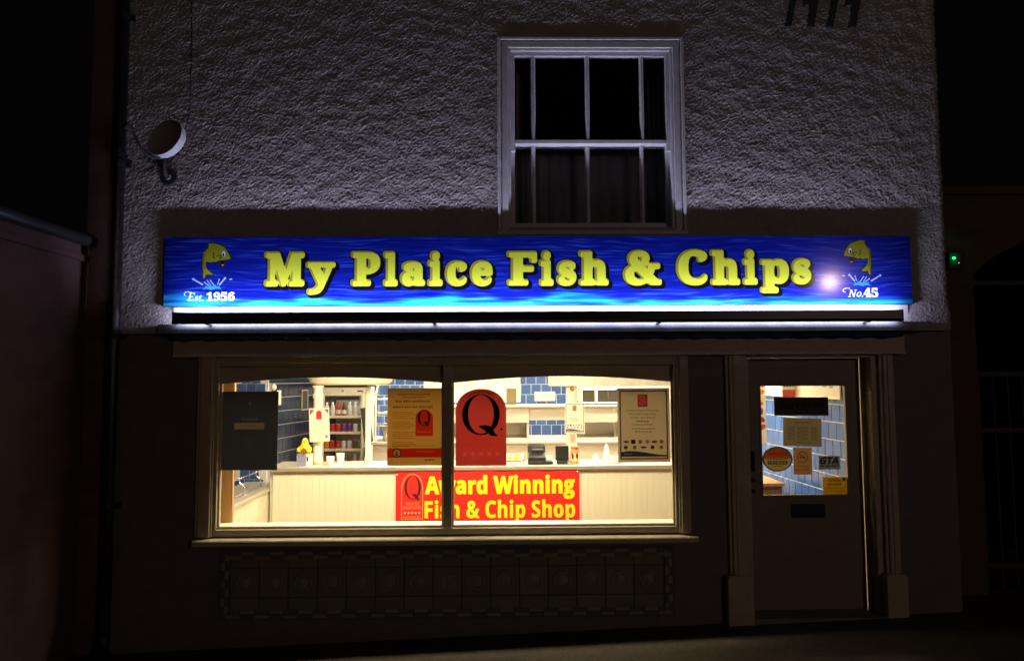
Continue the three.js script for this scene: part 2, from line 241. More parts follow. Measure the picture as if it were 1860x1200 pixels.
// ------------------------------------------------------------------ printed fascia sign
const PX = (x) => (x - 301) / 1356;      // photograph's letter spacing, as a share of the sign's width
{
  const W = 2048, H = 192, sign = thing('shop_sign', 'long blue sea-print shop sign with fat yellow lettering and two leaping fish', 'sign');
  const kx = W / 1356, ky = H / 122, ox = 301, oy = 431;
  const X = (x) => (x - ox) * kx, Y = (y) => (y - oy) * ky;
  const tex = canv(W, H, (g) => {
    // the printed sea: deep blue ripples above, a bright turquoise swell along the lower edge
    const im = g.createImageData(W, H), d = im.data;
    for (let j = 0; j < H; j++) for (let i = 0; i < W; i++) {
      const x = i / W * 5.64, y = j / H, wy = y + 0.05 * n1(x * 0.6, 3) + 0.02 * n2(x * 2.1, y * 2);
      const rip = 0.5 + 0.32 * n1(x * 1.2, wy * 17) + 0.24 * n3(x * 3.2, wy * 31 + 9), fine = n2(x * 9, wy * 80);
      const sw = y + 0.07 * n4(x * 0.9, 1.5) + 0.04 * n1(x * 2.2, y * 3 + 4) + 0.03 * n3(x * 3, y * 14);
      let t = Math.max(0, Math.min(1, (sw - 0.83) / 0.14)); t = t * t * (3 - 2 * t);
      const dark = Math.max(0, n4(x * 1.4 + 7, y * 9)) * (y > 0.82 ? 0.8 : 0); t *= 1 - dark;
      const k = (j * W + i) * 4, hi = Math.max(0, rip - 0.62) * 1.7 + Math.max(0, fine - 0.4) * 0.12;
      d[k] = 8 + 12 * rip + 55 * hi + 16 * t; d[k + 1] = 16 + 28 * rip + 74 * hi + 128 * t; d[k + 2] = 118 + 54 * rip + 50 * hi + 62 * t; d[k + 3] = 255;
    }
    g.putImageData(im, 0, 0);
    // lettering: rounded heavy serif, printed with an olive bevel and a black drop outline
    const letters = [['M', 478, 553, 457, 518], ['y', 554, 608, 474, 533], ['P', 634, 689, 457, 518], ['l', 692, 721, 457, 518], ['a', 723, 770, 474, 518.5], ['i', 772, 802, 456, 518], ['c', 804, 846, 473, 518.5], ['e', 849, 892, 473, 518.5], ['F', 916, 973, 457, 518], ['i', 974, 1003, 456, 518], ['s', 1006, 1044, 473, 518.5], ['h', 1046, 1103, 456, 518], ['&', 1127, 1199, 455, 518.5], ['C', 1224, 1283, 454, 518.5], ['h', 1286, 1343, 455, 517.5], ['i', 1345, 1375, 454, 517], ['p', 1377, 1432, 471, 532], ['s', 1435, 1473, 470, 517]];
    g.textBaseline = 'alphabetic'; g.lineJoin = 'round'; g.lineCap = 'round';
    const F = 100; g.font = 'bold ' + F + 'px serif';
    const draw = (ctx, [ch, x0, x1, y0, y1], grow, dx, dy, col, fillOnly) => {
      ctx.font = 'bold ' + F + 'px serif'; ctx.lineJoin = 'round';
      const m = ctx.measureText(ch), bw = m.actualBoundingBoxLeft + m.actualBoundingBoxRight, bh = m.actualBoundingBoxAscent + m.actualBoundingBoxDescent;
      const pad = 4.5, sx = (x1 - x0 - 2 * pad) * kx / bw, sy = (y1 - y0 - 2 * pad * 0.8) * ky / bh;
      ctx.save(); ctx.translate(X(x0 + pad) + dx, Y(y0 + pad * 0.8) + dy); ctx.scale(sx, sy); ctx.translate(m.actualBoundingBoxLeft, m.actualBoundingBoxAscent);
      ctx.fillStyle = ctx.strokeStyle = col; ctx.fillText(ch, 0, 0);
      if (!fillOnly) { ctx.lineWidth = (2 * pad * kx + grow) / ((sx + sy) / 2); ctx.strokeText(ch, 0, 0); }
      ctx.restore();
    };
    for (const q of [7, 5, 3]) for (const l of letters) draw(g, l, 5, q + 1, q, '#0b0b10');
    for (const l of letters) draw(g, l, 5, 0, 0, '#0b0b10');
    const oc = document.createElement('canvas'); oc.width = W; oc.height = H; const og = oc.getContext('2d');
    for (const l of letters) draw(og, l, 0, 0, 0, '#96923a');
    og.globalCompositeOperation = 'source-atop'; for (const l of letters) draw(og, l, -4.5, 5.2, 2.4, '#d6e23a');
    g.drawImage(oc, 0, 0);
    // small print at both ends
    const script = (txt, x, y, s) => { g.save(); g.translate(X(x), Y(y)); g.transform(1, 0, -0.28, 1, 0, 0); g.font = s + 'px serif'; g.fillStyle = '#fff'; g.fillText(txt, 0, 0); g.restore(); };
    const swash = (pts) => { g.strokeStyle = '#fff'; g.lineWidth = 2.2; g.beginPath(); g.moveTo(X(pts[0]), Y(pts[1])); g.bezierCurveTo(X(pts[2]), Y(pts[3]), X(pts[4]), Y(pts[5]), X(pts[6]), Y(pts[7])); g.stroke(); };
    const fat = (txt, x0, x1, y0, y1) => { g.font = 'bold 60px serif'; const m = g.measureText(txt), sx = (x1 - x0) * kx / m.width, sy = (y1 - y0) * ky / m.actualBoundingBoxAscent; g.save(); g.translate(X(x0), Y(y1)); g.scale(sx, sy); g.fillStyle = g.strokeStyle = '#fff'; g.lineWidth = 2.5; g.fillText(txt, 0, 0); g.strokeText(txt, 0, 0); g.restore(); };
    script('E', 342, 543, 30); swash([352, 530, 344, 524, 335, 528, 339, 534]); script('st.', 355, 543, 24); fat('1956', 377, 428, 528, 543);
    script('N', 1538, 540, 29); swash([1542, 525, 1530, 522, 1526, 532, 1534, 531]); script('o.', 1553, 540, 25); fat('45', 1568, 1595, 524.5, 540);
    // leaping fish and splash; drawn in the left fish's own frame, mirrored for the other one
    const fish = (map) => {
      const P = (pts, close = true) => { g.beginPath(); pts.forEach((p, i) => { const q = p.map((v, k) => (k % 2 ? map(0, p[k])[1] : map(p[k], 0)[0])); if (!i) g.moveTo(q[0], q[1]); else if (q.length === 2) g.lineTo(q[0], q[1]); else if (q.length === 4) g.quadraticCurveTo(...q); else g.bezierCurveTo(...q); }); if (close) g.closePath(); };
      g.lineWidth = 2.2; g.strokeStyle = '#2b2c10'; g.lineJoin = 'round';
      P([[430, 75], [395, 60, 335, 70], [345, 85, 338, 112], [282, 170, 282, 262], [278, 330, 292, 365], [285, 400, 297, 442], [322, 420, 325, 392], [360, 398, 405, 392], [365, 355, 330, 325], [318, 290, 322, 262], [350, 268, 382, 270], [390, 262, 400, 258], [412, 268, 424, 264], [440, 262, 462, 248], [466, 298, 494, 320], [520, 290, 518, 244], [545, 240, 580, 232], [560, 160, 505, 105], [470, 85, 430, 75]]);
      g.fillStyle = '#93961f'; g.fill(); g.stroke();
      P([[400, 168], [385, 200, 410, 228]], false); g.stroke(); P([[300, 160], [290, 230, 303, 330]], false); g.strokeStyle = '#6f7418'; g.lineWidth = 5; g.stroke();
      P([[430, 200], [462, 185, 480, 215], [470, 232, 452, 225]], false); g.strokeStyle = '#2b2c10'; g.lineWidth = 2; g.stroke();
      P([[470, 248], [474, 292, 494, 310], [511, 284, 511, 246]]); g.fillStyle = '#14100c'; g.fill(); g.stroke();
      P([[482, 288], [494, 312, 506, 288]]); g.fillStyle = '#e8dc9a'; g.fill();
      const [ex, ey] = map(503, 180); g.beginPath(); g.ellipse(ex, ey, 6.2, 9, 0, 0, 7); g.fillStyle = '#f2f3f4'; g.fill(); g.lineWidth = 1.4; g.stroke(); const [px, py] = map(500, 188); g.beginPath(); g.ellipse(px, py, 2.6, 4.4, 0, 0, 7); g.fillStyle = '#101010'; g.fill();
      // splash
      for (const [a, b, c, e, r] of [[192, 436, 290, 492, 9], [310, 470, 350, 498, 6], [340, 452, 372, 498, 5], [372, 452, 408, 498, 6], [462, 440, 446, 492, 5], [522, 430, 468, 492, 9], [590, 438, 570, 440, 6]]) {
        const [x0, y0] = map(a, b), [x1, y1] = map(c, e); g.strokeStyle = '#a9c4f2'; g.lineCap = 'round'; g.lineWidth = r * 0.45; g.beginPath(); g.moveTo(x0, y0); g.lineTo(x1, y1); g.stroke(); g.beginPath(); g.arc(x0, y0, r * 0.36, 0, 7); g.fillStyle = '#a9c4f2'; g.fill(); }
      P([[285, 545], [320, 520], [315, 500], [345, 512], [370, 494], [392, 512], [425, 494], [440, 514], [470, 506], [468, 525], [490, 540], [430, 535], [385, 548], [335, 536]]); g.fillStyle = '#2f9df0'; g.fill();
    };
    const s = 1 / 5.8125; fish((x, y) => [X(320 + x * s), Y(430 + y * s)]);
    fish((x, y) => [X(1953 - (320 + x * s) - 0.6), Y(430 + y * s - 3)]);
  });
  const face = phy(L3(0.62, 0.62, 0.62), { map: tex, roughness: 0.6, specularIntensity: 0.04, clearcoat: 0.32, clearcoatRoughness: 0.085 }), back = MT.alu;
  const p = new THREE.Mesh(new THREE.BoxGeometry(5.64, 0.523, 0.006), [MT.black, MT.black, MT.black, MT.black, face, back]); p.name = 'printed_panel'; p.position.set(0.33, 2.652, 0.071); p.castShadow = p.receiveShadow = true; sign.add(p);
  mesh('tray', [bx(-2.49, 3.15, 2.9115, 2.9155, 0.0, 0.0675), bx(-2.49, 3.15, 2.389, 2.392, 0.0, 0.0675), bx(-2.491, -2.488, 2.392, 2.911, 0.0, 0.0675), bx(3.148, 3.151, 2.392, 2.911, 0.0, 0.0675)], MT.black, sign);
  for (const x of [-2.2, -0.6, 0.9, 2.6]) mesh('bracket', bx(x, x + 0.05, 2.4, 2.9, 0.0, 0.064), MT.alu, sign);
  const strip = mesh('bottom_trim', rb(-2.425, 3.125, 2.262, 2.387, 0.0, 0.052, 0.003), MT.alu, sign); strip.userData.label = 'pitted bare aluminium strip under the print';
  for (const x of [-2.12, -0.48, 1.16, 2.78]) mesh('trim_clip', rb(x - 0.012, x + 0.012, 2.338, 2.378, 0.052, 0.058, 0.002), std(L3(0.25, 0.42, 0.75), { roughness: 0.4 }), sign);
}

// ------------------------------------------------------------------ LED trough that washes sign and wall from below
{
  const t = thing('sign_light', 'long black trough light shining up at the blue sign from its lower edge', 'light fitting');
  const x0 = -2.352, x1 = 2.985, y0 = 2.249, y1 = 2.331, z0 = 0.185, z1 = 0.262;
  const prof = shp([[z0 + 0.022, y0 + 0.004], [z0 + 0.024, y0], [z1 - 0.02, y0], [z1, y0 + 0.02], [z1, y1], [z1 - 0.004, y1], [z1 - 0.004, y0 + 0.022], [z1 - 0.022, y0 + 0.005], [z0 + 0.024, y0 + 0.005]].map(([z, y]) => [-z, y]));
  mesh('housing', uvm(new THREE.ExtrudeGeometry(prof, { depth: x1 - x0 - 0.024, bevelEnabled: false }).rotateY(Math.PI / 2).translate(x0 + 0.012, 0, 0)), MT.black, t);
  for (const [a, b] of [[x0, x0 + 0.012], [x1 - 0.012, x1]]) mesh('end_cap', rb(a, b, y0 - 0.002, y1 + 0.006, z0 - 0.004, z1 + 0.003, 0.005), MT.black, t);
  for (const x of [-2.11, -0.46, 1.19, 2.74]) mesh('bracket', [bx(x - 0.012, x + 0.012, y0 - 0.006, y0, 0.05, z1 - 0.03), bx(x - 0.012, x + 0.012, y0 - 0.012, y0 + 0.03, 0.052, 0.058)], MT.black, t);
  const led = mesh('led_strip', bx(x0 + 0.014, x1 - 0.014, -0.002, 0.002, -0.014, 0.014).rotateX(-1.1).translate(0, 2.291, 0.226), new THREE.MeshStandardMaterial({ color: 0x222222, emissive: L3(0.7, 0.72, 1), emissiveIntensity: 3 }), t);
  const a = new THREE.RectAreaLight(L3(0.66, 0.66, 1), LED_L, x1 - x0 - 0.05, 0.028); a.position.set((x0 + x1) / 2, 2.296, 0.221); a.lookAt((x0 + x1) / 2, 2.296 + 0.63, 0.221 - 0.776); scene.add(a);
  mesh('cable', tube([[2.985, 2.29, 0.2], [3.03, 2.25, 0.16], [3.045, 2.235, 0.1], [3.03, 2.3, 0.05], [3.0, 2.36, 0.03]], 0.004, 20, 6), MT.black, t);
}

// ------------------------------------------------------------------ shopfront joinery
{
  const s = thing('shopfront', 'cream painted timber shopfront frame with two arched lights above the tiled riser', 'shopfront');
  const led = mesh('ledge', uvm(new THREE.ExtrudeGeometry(shp([[0, 2.187], [0.15, 2.187], [0.152, 2.252], [0, 2.262]].map(([z, y]) => [-z, y])), { depth: 5.74, bevelEnabled: false, steps: 60 }).rotateY(Math.PI / 2).translate(-2.493, 0, 0)), MT.lead, s); led.userData.label = 'lead covered ledge over the shopfront';
  mesh('fascia', [rb(-2.42, 3.09, 2.03, 2.186, 0.0, 0.05, 0.004), rb(-2.42, 3.09, 2.012, 2.034, 0.0, 0.066, 0.006)], MT.cream, s);
  for (const [a, b, c, d] of [[-2.236, -2.212, -2.124, -2.112], [1.44, 1.418, 1.368, 1.352]]) mesh('pilaster', [rb(Math.min(a, d), Math.max(a, d), 0.692, 2.011, -0.1, 0.03, 0.004), rb(Math.min(b, c), Math.max(b, c), 0.692, 2.0105, 0.0, 0.046, 0.006)], MT.cream, s);
  const fz0 = -0.1, fz1 = 0.012;
  const frame = mesh('window_frame', [bx(-2.112, 1.352, 1.945, 2.011, fz0, fz1 + 0.004), rb(-2.112, 1.352, 1.965, 1.99, 0, 0.03, 0.006), rb(-2.112, -2.086, 0.74, 1.945, fz0, fz1, 0.006), rb(1.33, 1.352, 0.74, 1.945, fz0, fz1, 0.006), rb(-2.112, 1.352, 0.692, 0.74, fz0, fz1, 0.006)], MT.cream, s);
  mesh('mullion', [rb(-0.41, -0.342, 0.74, 1.945, fz0, fz1 + 0.004, 0.006)], MT.cream, frame);
  // head boards with a shallow arched lower edge
  for (const [a, b] of [[-2.087, -0.409], [-0.343, 1.331]]) {
    const sh = new THREE.Shape(); sh.moveTo(a, 1.948); sh.lineTo(a, 1.812); for (let i = 0; i <= 24; i++) { const u = i / 24; sh.lineTo(a + (b - a) * u, 1.812 + 0.058 * Math.sin(Math.PI * (0.06 + 0.88 * u)) - 0.058 * Math.sin(Math.PI * 0.06)); } sh.lineTo(b, 1.948); sh.closePath();
    mesh('head_board', ext(sh, -0.075, -0.035), MT.cream, s);
    mesh('glazing_bead', [rb(a, b, 0.739, 0.757, -0.05, -0.02, 0.004), rb(a, a + 0.014, 0.757, 1.82, -0.05, -0.02, 0.004), rb(b - 0.014, b, 0.757, 1.82, -0.05, -0.02, 0.004)], MT.cream, s);
    const pane = mesh('shop_pane', bx(a + 0.002, b - 0.002, 0.742, 1.9, -0.0575, -0.0515), MT.glass, s);
  }
  mesh('window_sill', [uvm(new THREE.ExtrudeGeometry(shp([[-0.1, 0.636], [0.1, 0.636], [0.104, 0.642], [0.104, 0.668], [0.098, 0.676], [-0.1, 0.692]].map(([z, y]) => [-z, y])), { depth: 3.7, bevelEnabled: false }).rotateY(Math.PI / 2).translate(-2.226, 0, 0))], MT.cream, s);
}
{ // folded awning with a scalloped valance under the ledge
  const v = thing('awning_valance', 'navy scalloped awning valance hanging under the lead ledge', 'awning');
  const sh = new THREE.Shape(), x0 = -2.4, x1 = 3.05, n = 27, w = (x1 - x0) / n; sh.moveTo(x0, 2.186); sh.lineTo(x1, 2.186); sh.lineTo(x1, 2.16);
  for (let i = n - 1; i >= 0; i--) for (let k = 1; k <= 8; k++) sh.lineTo(x0 + (i + 1 - k / 8) * w, 2.163 - 0.026 * Math.sin(Math.PI * k / 8) ** 0.7);
  sh.closePath(); mesh('valance', ext(sh, 0.126, 0.13), MT.navy, v);
  mesh('roller', new THREE.CylinderGeometry(0.022, 0.022, 5.45, 12).rotateZ(Math.PI / 2).translate(0.325, 2.163, 0.095), MT.navy, v);
  for (const x of [-2.3, 0.3, 2.9]) mesh('roller_bracket', bx(x, x + 0.02, 2.135, 2.187, 0.04, 0.122), MT.blackMatt, v);
}
{ // tiled stall riser: patterned tiles, number 45 in the middle
  const r = thing('tiled_riser', 'dark tiled panel under the shop window with round motifs and a chequered border', 'tile panel');
  mesh('tile_bed', bx(-2.06, 1.31, 0.085, 0.6, 0.0, 0.012), std(L3(0.12, 0.115, 0.1)), r);
  const mk = (c, rough = 0.3) => std(c, { roughness: rough, bumpMap: rep(TX.grime, 3), bumpScale: 0.001 });
  const body = [L3(0.19, 0.18, 0.135), L3(0.21, 0.195, 0.15), L3(0.175, 0.165, 0.125)].map((c) => mk(c)), pale = mk(L3(0.28, 0.27, 0.24)), dk = mk(L3(0.13, 0.12, 0.1)), motif = mk(L3(0.25, 0.235, 0.19), 0.4);
  const T = 0.2122, sq = new RoundedBoxGeometry(T - 0.006, T - 0.006, 0.012, 1, 0.003), half = new RoundedBoxGeometry(T - 0.006, 0.09, 0.012, 1, 0.003), dash = new RoundedBoxGeometry(T / 2 - 0.004, 0.026, 0.012, 1, 0.003), post = new RoundedBoxGeometry(0.03, 0.06, 0.012, 1, 0.003), disc = new THREE.TorusGeometry(0.058, 0.009, 8, 24), dome = lathe([[0, 0.012], [0.03, 0.01], [0.044, 0.0]], 0, 0, 0, 20).rotateX(Math.PI / 2);
  for (let i = 0; i < 15; i++) {
    const x = -1.966 + (i + 0.5) * T;
    const a = mesh('tile', sq, body[i % 3], r); a.position.set(x, 0.36, 0.0185);
    if (i !== 7) { const d = mesh('motif', disc, motif, a); d.position.z = 0.006; const e = mesh('motif', dome, motif, a); e.position.z = 0.004; }
    for (const [y, m] of [[0.205, 0], [0.512, 1]]) { const b = mesh('tile', half, body[(i + m + 1) % 3], r); b.position.set(x, y, 0.0185); }
  }
  const num = canv(128, 128, (g) => { g.fillStyle = '#7b7866'; g.fillRect(0, 0, 128, 128); g.fillStyle = '#95917f'; g.font = 'bold 78px serif'; g.textAlign = 'center'; g.fillText('45', 64, 92); });
  const pl = printed('number_tile', T - 0.02, T - 0.02, std(L3(1, 1, 1), { map: num, roughness: 0.3 }), pale, r, 0.004); pl.position.set(-1.966 + 7.5 * T, 0.36, 0.0265);
  for (let i = 0; i < 31; i++) for (const [y, f] of [[0.57, 0], [0.54, 1], [0.148, 0], [0.118, 1]]) { const b = mesh('border_tile', dash, (i + f) % 2 ? pale : dk, r); b.position.set(-2.0 + (i + 0.5) * T / 2, y, 0.0195); }
  for (let k = 0; k < 7; k++) for (const x of [-2.012, -1.985, 1.238, 1.265]) { const b = mesh('border_tile', post, (k + (x > 0 ? 1 : 0) + (x === -1.985 || x === 1.265 ? 1 : 0)) % 2 ? pale : dk, r); b.position.set(x + (x < 0 ? -0.008 : 0.012), 0.16 + k * 0.064, 0.0192); }
}

// ------------------------------------------------------------------ door and its surround
const FL = 0.1;    // shop floor level
{
  const s = thing('door_surround', 'cream timber pilasters on plinth blocks framing the shop door', 'door frame', undefined, [0, 0, 0]);
  for (const [a, b, pa, pb] of [[1.722, 1.872, 1.695, 1.876], [2.893, 3.003, 2.872, 3.022]]) {
    const p = mesh('pilaster', [rb(a, b, 0.35, 2.0105, 0.0, 0.03, 0.004), rb(a + 0.022, b - 0.022, 0.36, 2.01, 0.02, 0.05, 0.008), rb(a + 0.05, b - 0.05, 0.37, 2.009, 0.04, 0.058, 0.006)], MT.cream, s);
    mesh('plinth_block', ext(shp([[pa, GY(pa) - 0.02], [pb, GY(pb) - 0.02], [pb, 0.36], [pb - 0.012, 0.385], [pa + 0.012, 0.385], [pa, 0.36]]), 0.0, 0.078, 0.004), MT.cream, s);
  }
  mesh('door_jamb', [rb(1.76, 1.905, 0.08, 2.04, -0.29, -0.002, 0.004), rb(2.842, 2.93, 0.08, 2.04, -0.29, -0.002, 0.004), rb(1.905, 2.842, 1.99, 2.04, -0.29, -0.002, 0.004), rb(2.815, 2.842, 0.08, 1.99, -0.14, -0.1, 0.004), rb(1.905, 1.93, 0.08, 1.99, -0.14, -0.1, 0.004)], MT.cream, s);
  mesh('door_step', rb(1.7, 3.02, -0.1, 0.078, -0.3, 0.07, 0.012), MT.kerb, s);
  const d = thing('shop_door', 'plain cream shop door with one large glazed light and black letter plate', 'door');
  const x0 = 1.932, x1 = 2.813, y0 = 0.086, y1 = 1.986, gx0 = 2.034, gx1 = 2.703, gy0 = 0.936, gy1 = 1.782, z0 = -0.19, z1 = -0.145;
  const sh = shp([[x0, y0], [x1, y0], [x1, y1], [x0, y1]]); const ho = new THREE.Path(); ho.moveTo(gx0, gy0); ho.lineTo(gx0, gy1); ho.lineTo(gx1, gy1); ho.lineTo(gx1, gy0); ho.closePath(); sh.holes.push(ho);
  mesh('door_leaf', ext(sh, z0, z1, 0.002), MT.doorPaint, d);
  mesh('glazing_bead', [rb(gx0 - 0.004, gx1 + 0.004, gy1 - 0.008, gy1 + 0.012, z1 - 0.004, z1 + 0.006, 0.003), rb(gx0 - 0.004, gx1 + 0.004, gy0 - 0.012, gy0 + 0.006, z1 - 0.004, z1 + 0.006, 0.003), rb(gx0 - 0.012, gx0 + 0.006, gy0, gy1, z1 - 0.004, z1 + 0.006, 0.003), rb(gx1 - 0.006, gx1 + 0.012, gy0, gy1, z1 - 0.004, z1 + 0.006, 0.003)], MT.doorPaint, d);
  mesh('door_glass', bx(gx0 - 0.001, gx1 + 0.001, gy0 - 0.001, gy1 + 0.001, -0.17, -0.165), MT.glass, d);
  const lp = mesh('letter_plate', rb(2.25, 2.512, 0.768, 0.872, z1 - 0.002, z1 + 0.008, 0.005), MT.blackMatt, d); mesh('flap', rb(2.285, 2.477, 0.792, 0.846, z1 + 0.007, z1 + 0.013, 0.004), MT.blackMatt, lp);
  for (const y of [1.055, 0.972]) mesh('lock', new THREE.CylinderGeometry(0.017, 0.017, 0.016, 16).rotateX(Math.PI / 2).translate(1.962, y, z1 + 0.006), MT.blackMatt, d);
  mesh('pull_handle', [rb(1.952, 1.972, 1.12, 1.28, z1 + 0.02, z1 + 0.036, 0.006), rb(1.954, 1.97, 1.125, 1.14, z1, z1 + 0.022, 0.003), rb(1.954, 1.97, 1.26, 1.275, z1, z1 + 0.022, 0.003)], MT.blackMatt, d);
}

// ------------------------------------------------------------------ posters and notices
const mark = (g, x, y, w, h, col, seed = 1) => { g.fillStyle = col; let a = x, k = seed * 7.3; while (a < x + w) { const l = h * (0.9 + 1.6 * Math.abs(Math.sin(k * 12.9))); g.fillRect(a, y + h * 0.1 * Math.sin(k * 3), Math.min(l, x + w - a), h * 0.62); a += l + h * 0.45; k += 1.7; } };   // print too small to read
const fitText = (g, txt, x0, x1, yTop, yBase, font, col, lw = 0) => { g.font = font; g.textBaseline = 'alphabetic'; g.textAlign = 'left'; const m = g.measureText(txt), w = m.actualBoundingBoxRight + m.actualBoundingBoxLeft, h = m.actualBoundingBoxAscent; g.save(); g.translate(x0, yBase); g.scale((x1 - x0) / w, (yBase - yTop) / h); g.translate(m.actualBoundingBoxLeft, 0); g.fillStyle = g.strokeStyle = col; g.lineJoin = 'round'; g.fillText(txt, 0, 0); if (lw) { g.lineWidth = lw; g.strokeText(txt, 0, 0); } g.restore(); };
const star = (g, x, y, r, col) => { g.fillStyle = col; g.beginPath(); for (let i = 0; i < 10; i++) { const a = -Math.PI / 2 + i * Math.PI / 5, q = i % 2 ? r * 0.42 : r; g.lineTo(x + q * Math.cos(a), y + q * Math.sin(a)); } g.fill(); };
const bigQ = (g, cx, cy, rx, ry, col) => { g.fillStyle = col; g.beginPath(); g.ellipse(cx, cy, rx, ry, 0, 0, Math.PI * 2); g.ellipse(cx, cy - ry * 0.02, rx * 0.69, ry * 0.955, 0, 0, Math.PI * 2, true); g.fill('evenodd');
  g.beginPath(); g.moveTo(cx - rx * 0.12, cy + ry * 0.58); g.quadraticCurveTo(cx + rx * 0.3, cy + ry * 0.4, cx + rx * 0.62, cy + ry * 0.66); g.quadraticCurveTo(cx + rx * 0.72, cy + ry * 0.98, cx + rx * 0.94, cy + ry * 1.02); g.quadraticCurveTo(cx + rx * 0.5, cy + ry * 1.14, cx + rx * 0.36, cy + ry * 0.86); g.quadraticCurveTo(cx + rx * 0.15, cy + ry * 0.76, cx - rx * 0.12, cy + ry * 0.58); g.fill(); };
const paperMat = (t, tr = 0.4) => phy(L3(1, 1, 1), { map: t, roughness: 0.97, transmission: tr, thickness: 0 });
{
  // (1) black poster
  let t = canv(420, 588, (g, w, h) => {
    g.fillStyle = '#62656a'; g.fillRect(0, 0, w, h); g.strokeStyle = '#75685c'; g.lineWidth = 4; g.beginPath(); g.ellipse(w / 2, 98, 64, 38, 0, 0, 7); g.stroke(); mark(g, 150, 62, 120, 12, '#7d6e60', 2); mark(g, 158, 122, 104, 12, '#7d6e60', 3); g.fillStyle = '#b09878'; g.beginPath(); g.ellipse(w / 2 - 2, 92, 10, 16, 0.4, 0, 7); g.fill();
    fitText(g, 'facebook', 148, 268, 194, 216, 'bold 40px sans-serif', '#b0aba6'); g.fillStyle = '#cbb79a'; g.fillRect(96, 236, 222, 48); mark(g, 150, 254, 110, 10, '#a48c70', 4);
    for (const [y, a, b] of [[352, 174, 240], [378, 196, 220], [400, 172, 244], [424, 202, 216], [444, 178, 238]]) mark(g, a, y, b - a, 12, '#8a7e70', y); g.strokeStyle = '#6a645c'; g.lineWidth = 2; g.strokeRect(156, 320, 110, 160);
  });
  let p = printed('poster', 0.425, 0.588, paperMat(t, 0.6), phy(L3(0.13, 0.125, 0.12), { roughness: 0.97, transmission: 0.6, thickness: 0 })); p.position.set(-1.871, 1.462, -0.0595); p.rotation.z = -0.004; tag(p, 'black poster with a pale bar, taped inside the window beside the wooden post', 'poster', 'posters in the shop window');
  // (2) yellow poster
  const yellowEdge = phy(L3(0.85, 0.6, 0.12), { roughness: 0.97, transmission: 0.4, thickness: 0 });
  t = canv(420, 582, (g, w, h) => {
    g.fillStyle = '#dcc6a4'; g.fillRect(0, 0, w, h); mark(g, 80, 44, 250, 11, '#7a5a1c', 5); mark(g, 112, 66, 180, 9, '#7a5a1c', 6);
    fitText(g, 'Buy with confidence', 66, 330, 88, 108, 'bold 40px sans-serif', '#4c3c16'); fitText(g, 'where you see this sign', 42, 352, 130, 150, 'bold 40px sans-serif', '#4c3c16');
    for (let y = 180, k = 0; y < 440; y += 15, k++) if (k % 5 !== 4) mark(g, 40, y, 160 + 26 * Math.sin(k * 2.1), 8, '#a07828', k);
    g.fillStyle = '#cf3a2c'; g.beginPath(); g.moveTo(218, 360); g.lineTo(218, 230); g.arc(286, 230, 68, Math.PI, 0); g.lineTo(354, 360); g.fill(); bigQ(g, 284, 222, 48, 60, '#3a1d20'); for (let i = 0; i < 5; i++) star(g, 240 + i * 22, 330, 9, '#f0a898');
    mark(g, 40, 430, 330, 8, '#a07828', 40); g.fillStyle = '#c8341f'; g.fillRect(0, 452, w, 68); g.fillStyle = '#5c3a2a'; g.beginPath(); g.arc(74, 486, 36, 0, 7); g.fill(); g.fillStyle = '#c9b49a'; g.beginPath(); g.arc(74, 486, 26, 0, 7); g.fill(); g.fillStyle = '#4a3020'; g.beginPath(); g.moveTo(74, 462); g.lineTo(84, 506); g.lineTo(64, 506); g.fill(); mark(g, 220, 474, 140, 9, '#e89a80', 8); mark(g, 290, 534, 80, 11, '#4c2a14', 9);
  });
  p = printed('poster', 0.41, 0.582, paperMat(t, 0.34), yellowEdge); p.position.set(-0.63, 1.483, -0.0595); tag(p, 'yellow poster with a red arch and red band, taped inside the window', 'poster', 'posters in the shop window');
  // (3) red arched poster
  t = canv(384, 580, (g, w, h) => {
    g.fillStyle = '#d87e74'; g.fillRect(0, 0, w, h); bigQ(g, 192, 196, 142, 154, '#1e1418'); g.fillStyle = '#1e1418'; g.beginPath(); g.arc(346, 306, 9, 0, 7); g.fill();
    g.fillStyle = '#e05a48'; fitText(g, 'FISH & CHIP', 72, 312, 356, 392, '60px serif', '#e0604c'); fitText(g, 'QUALITY AWARD', 32, 352, 408, 442, '60px serif', '#e0604c'); for (let i = 0; i < 5; i++) star(g, 68 + i * 62, 492, 24, '#ee8f7c'); mark(g, 60, 540, 264, 8, '#de6450', 3);
    g.save(); g.translate(192, 196); for (let i = -5; i <= 5; i++) { g.save(); g.rotate(i * 0.11); g.fillStyle = '#a81e18'; g.fillRect(-7, -178, 11, 10); g.restore(); } g.restore();
  });
  { const w = 0.384, h = 0.579, sh = new THREE.Shape(); sh.moveTo(-w / 2, -h / 2); sh.lineTo(w / 2, -h / 2); sh.lineTo(w / 2, h / 2 - 0.17); sh.bezierCurveTo(w / 2, h / 2 - 0.06, w / 2 - 0.09, h / 2, 0, h / 2); sh.bezierCurveTo(-w / 2 + 0.09, h / 2, -w / 2, h / 2 - 0.06, -w / 2, h / 2 - 0.17); sh.closePath();
    const g = new THREE.ExtrudeGeometry(sh, { depth: 0.0012, bevelEnabled: false, curveSegments: 24 }), q = g.attributes.position, uv = g.attributes.uv; for (let i = 0; i < q.count; i++) uv.setXY(i, q.getX(i) / w + 0.5, q.getY(i) / h + 0.5);
    p = new THREE.Mesh(g, paperMat(t, 0.5)); p.name = numbered('poster'); p.castShadow = p.receiveShadow = true; scene.add(p); p.position.set(-0.126, 1.4775, -0.0595); tag(p, 'red round-topped poster with a large dark Q, taped inside the window beside the mullion', 'poster', 'posters in the shop window'); }
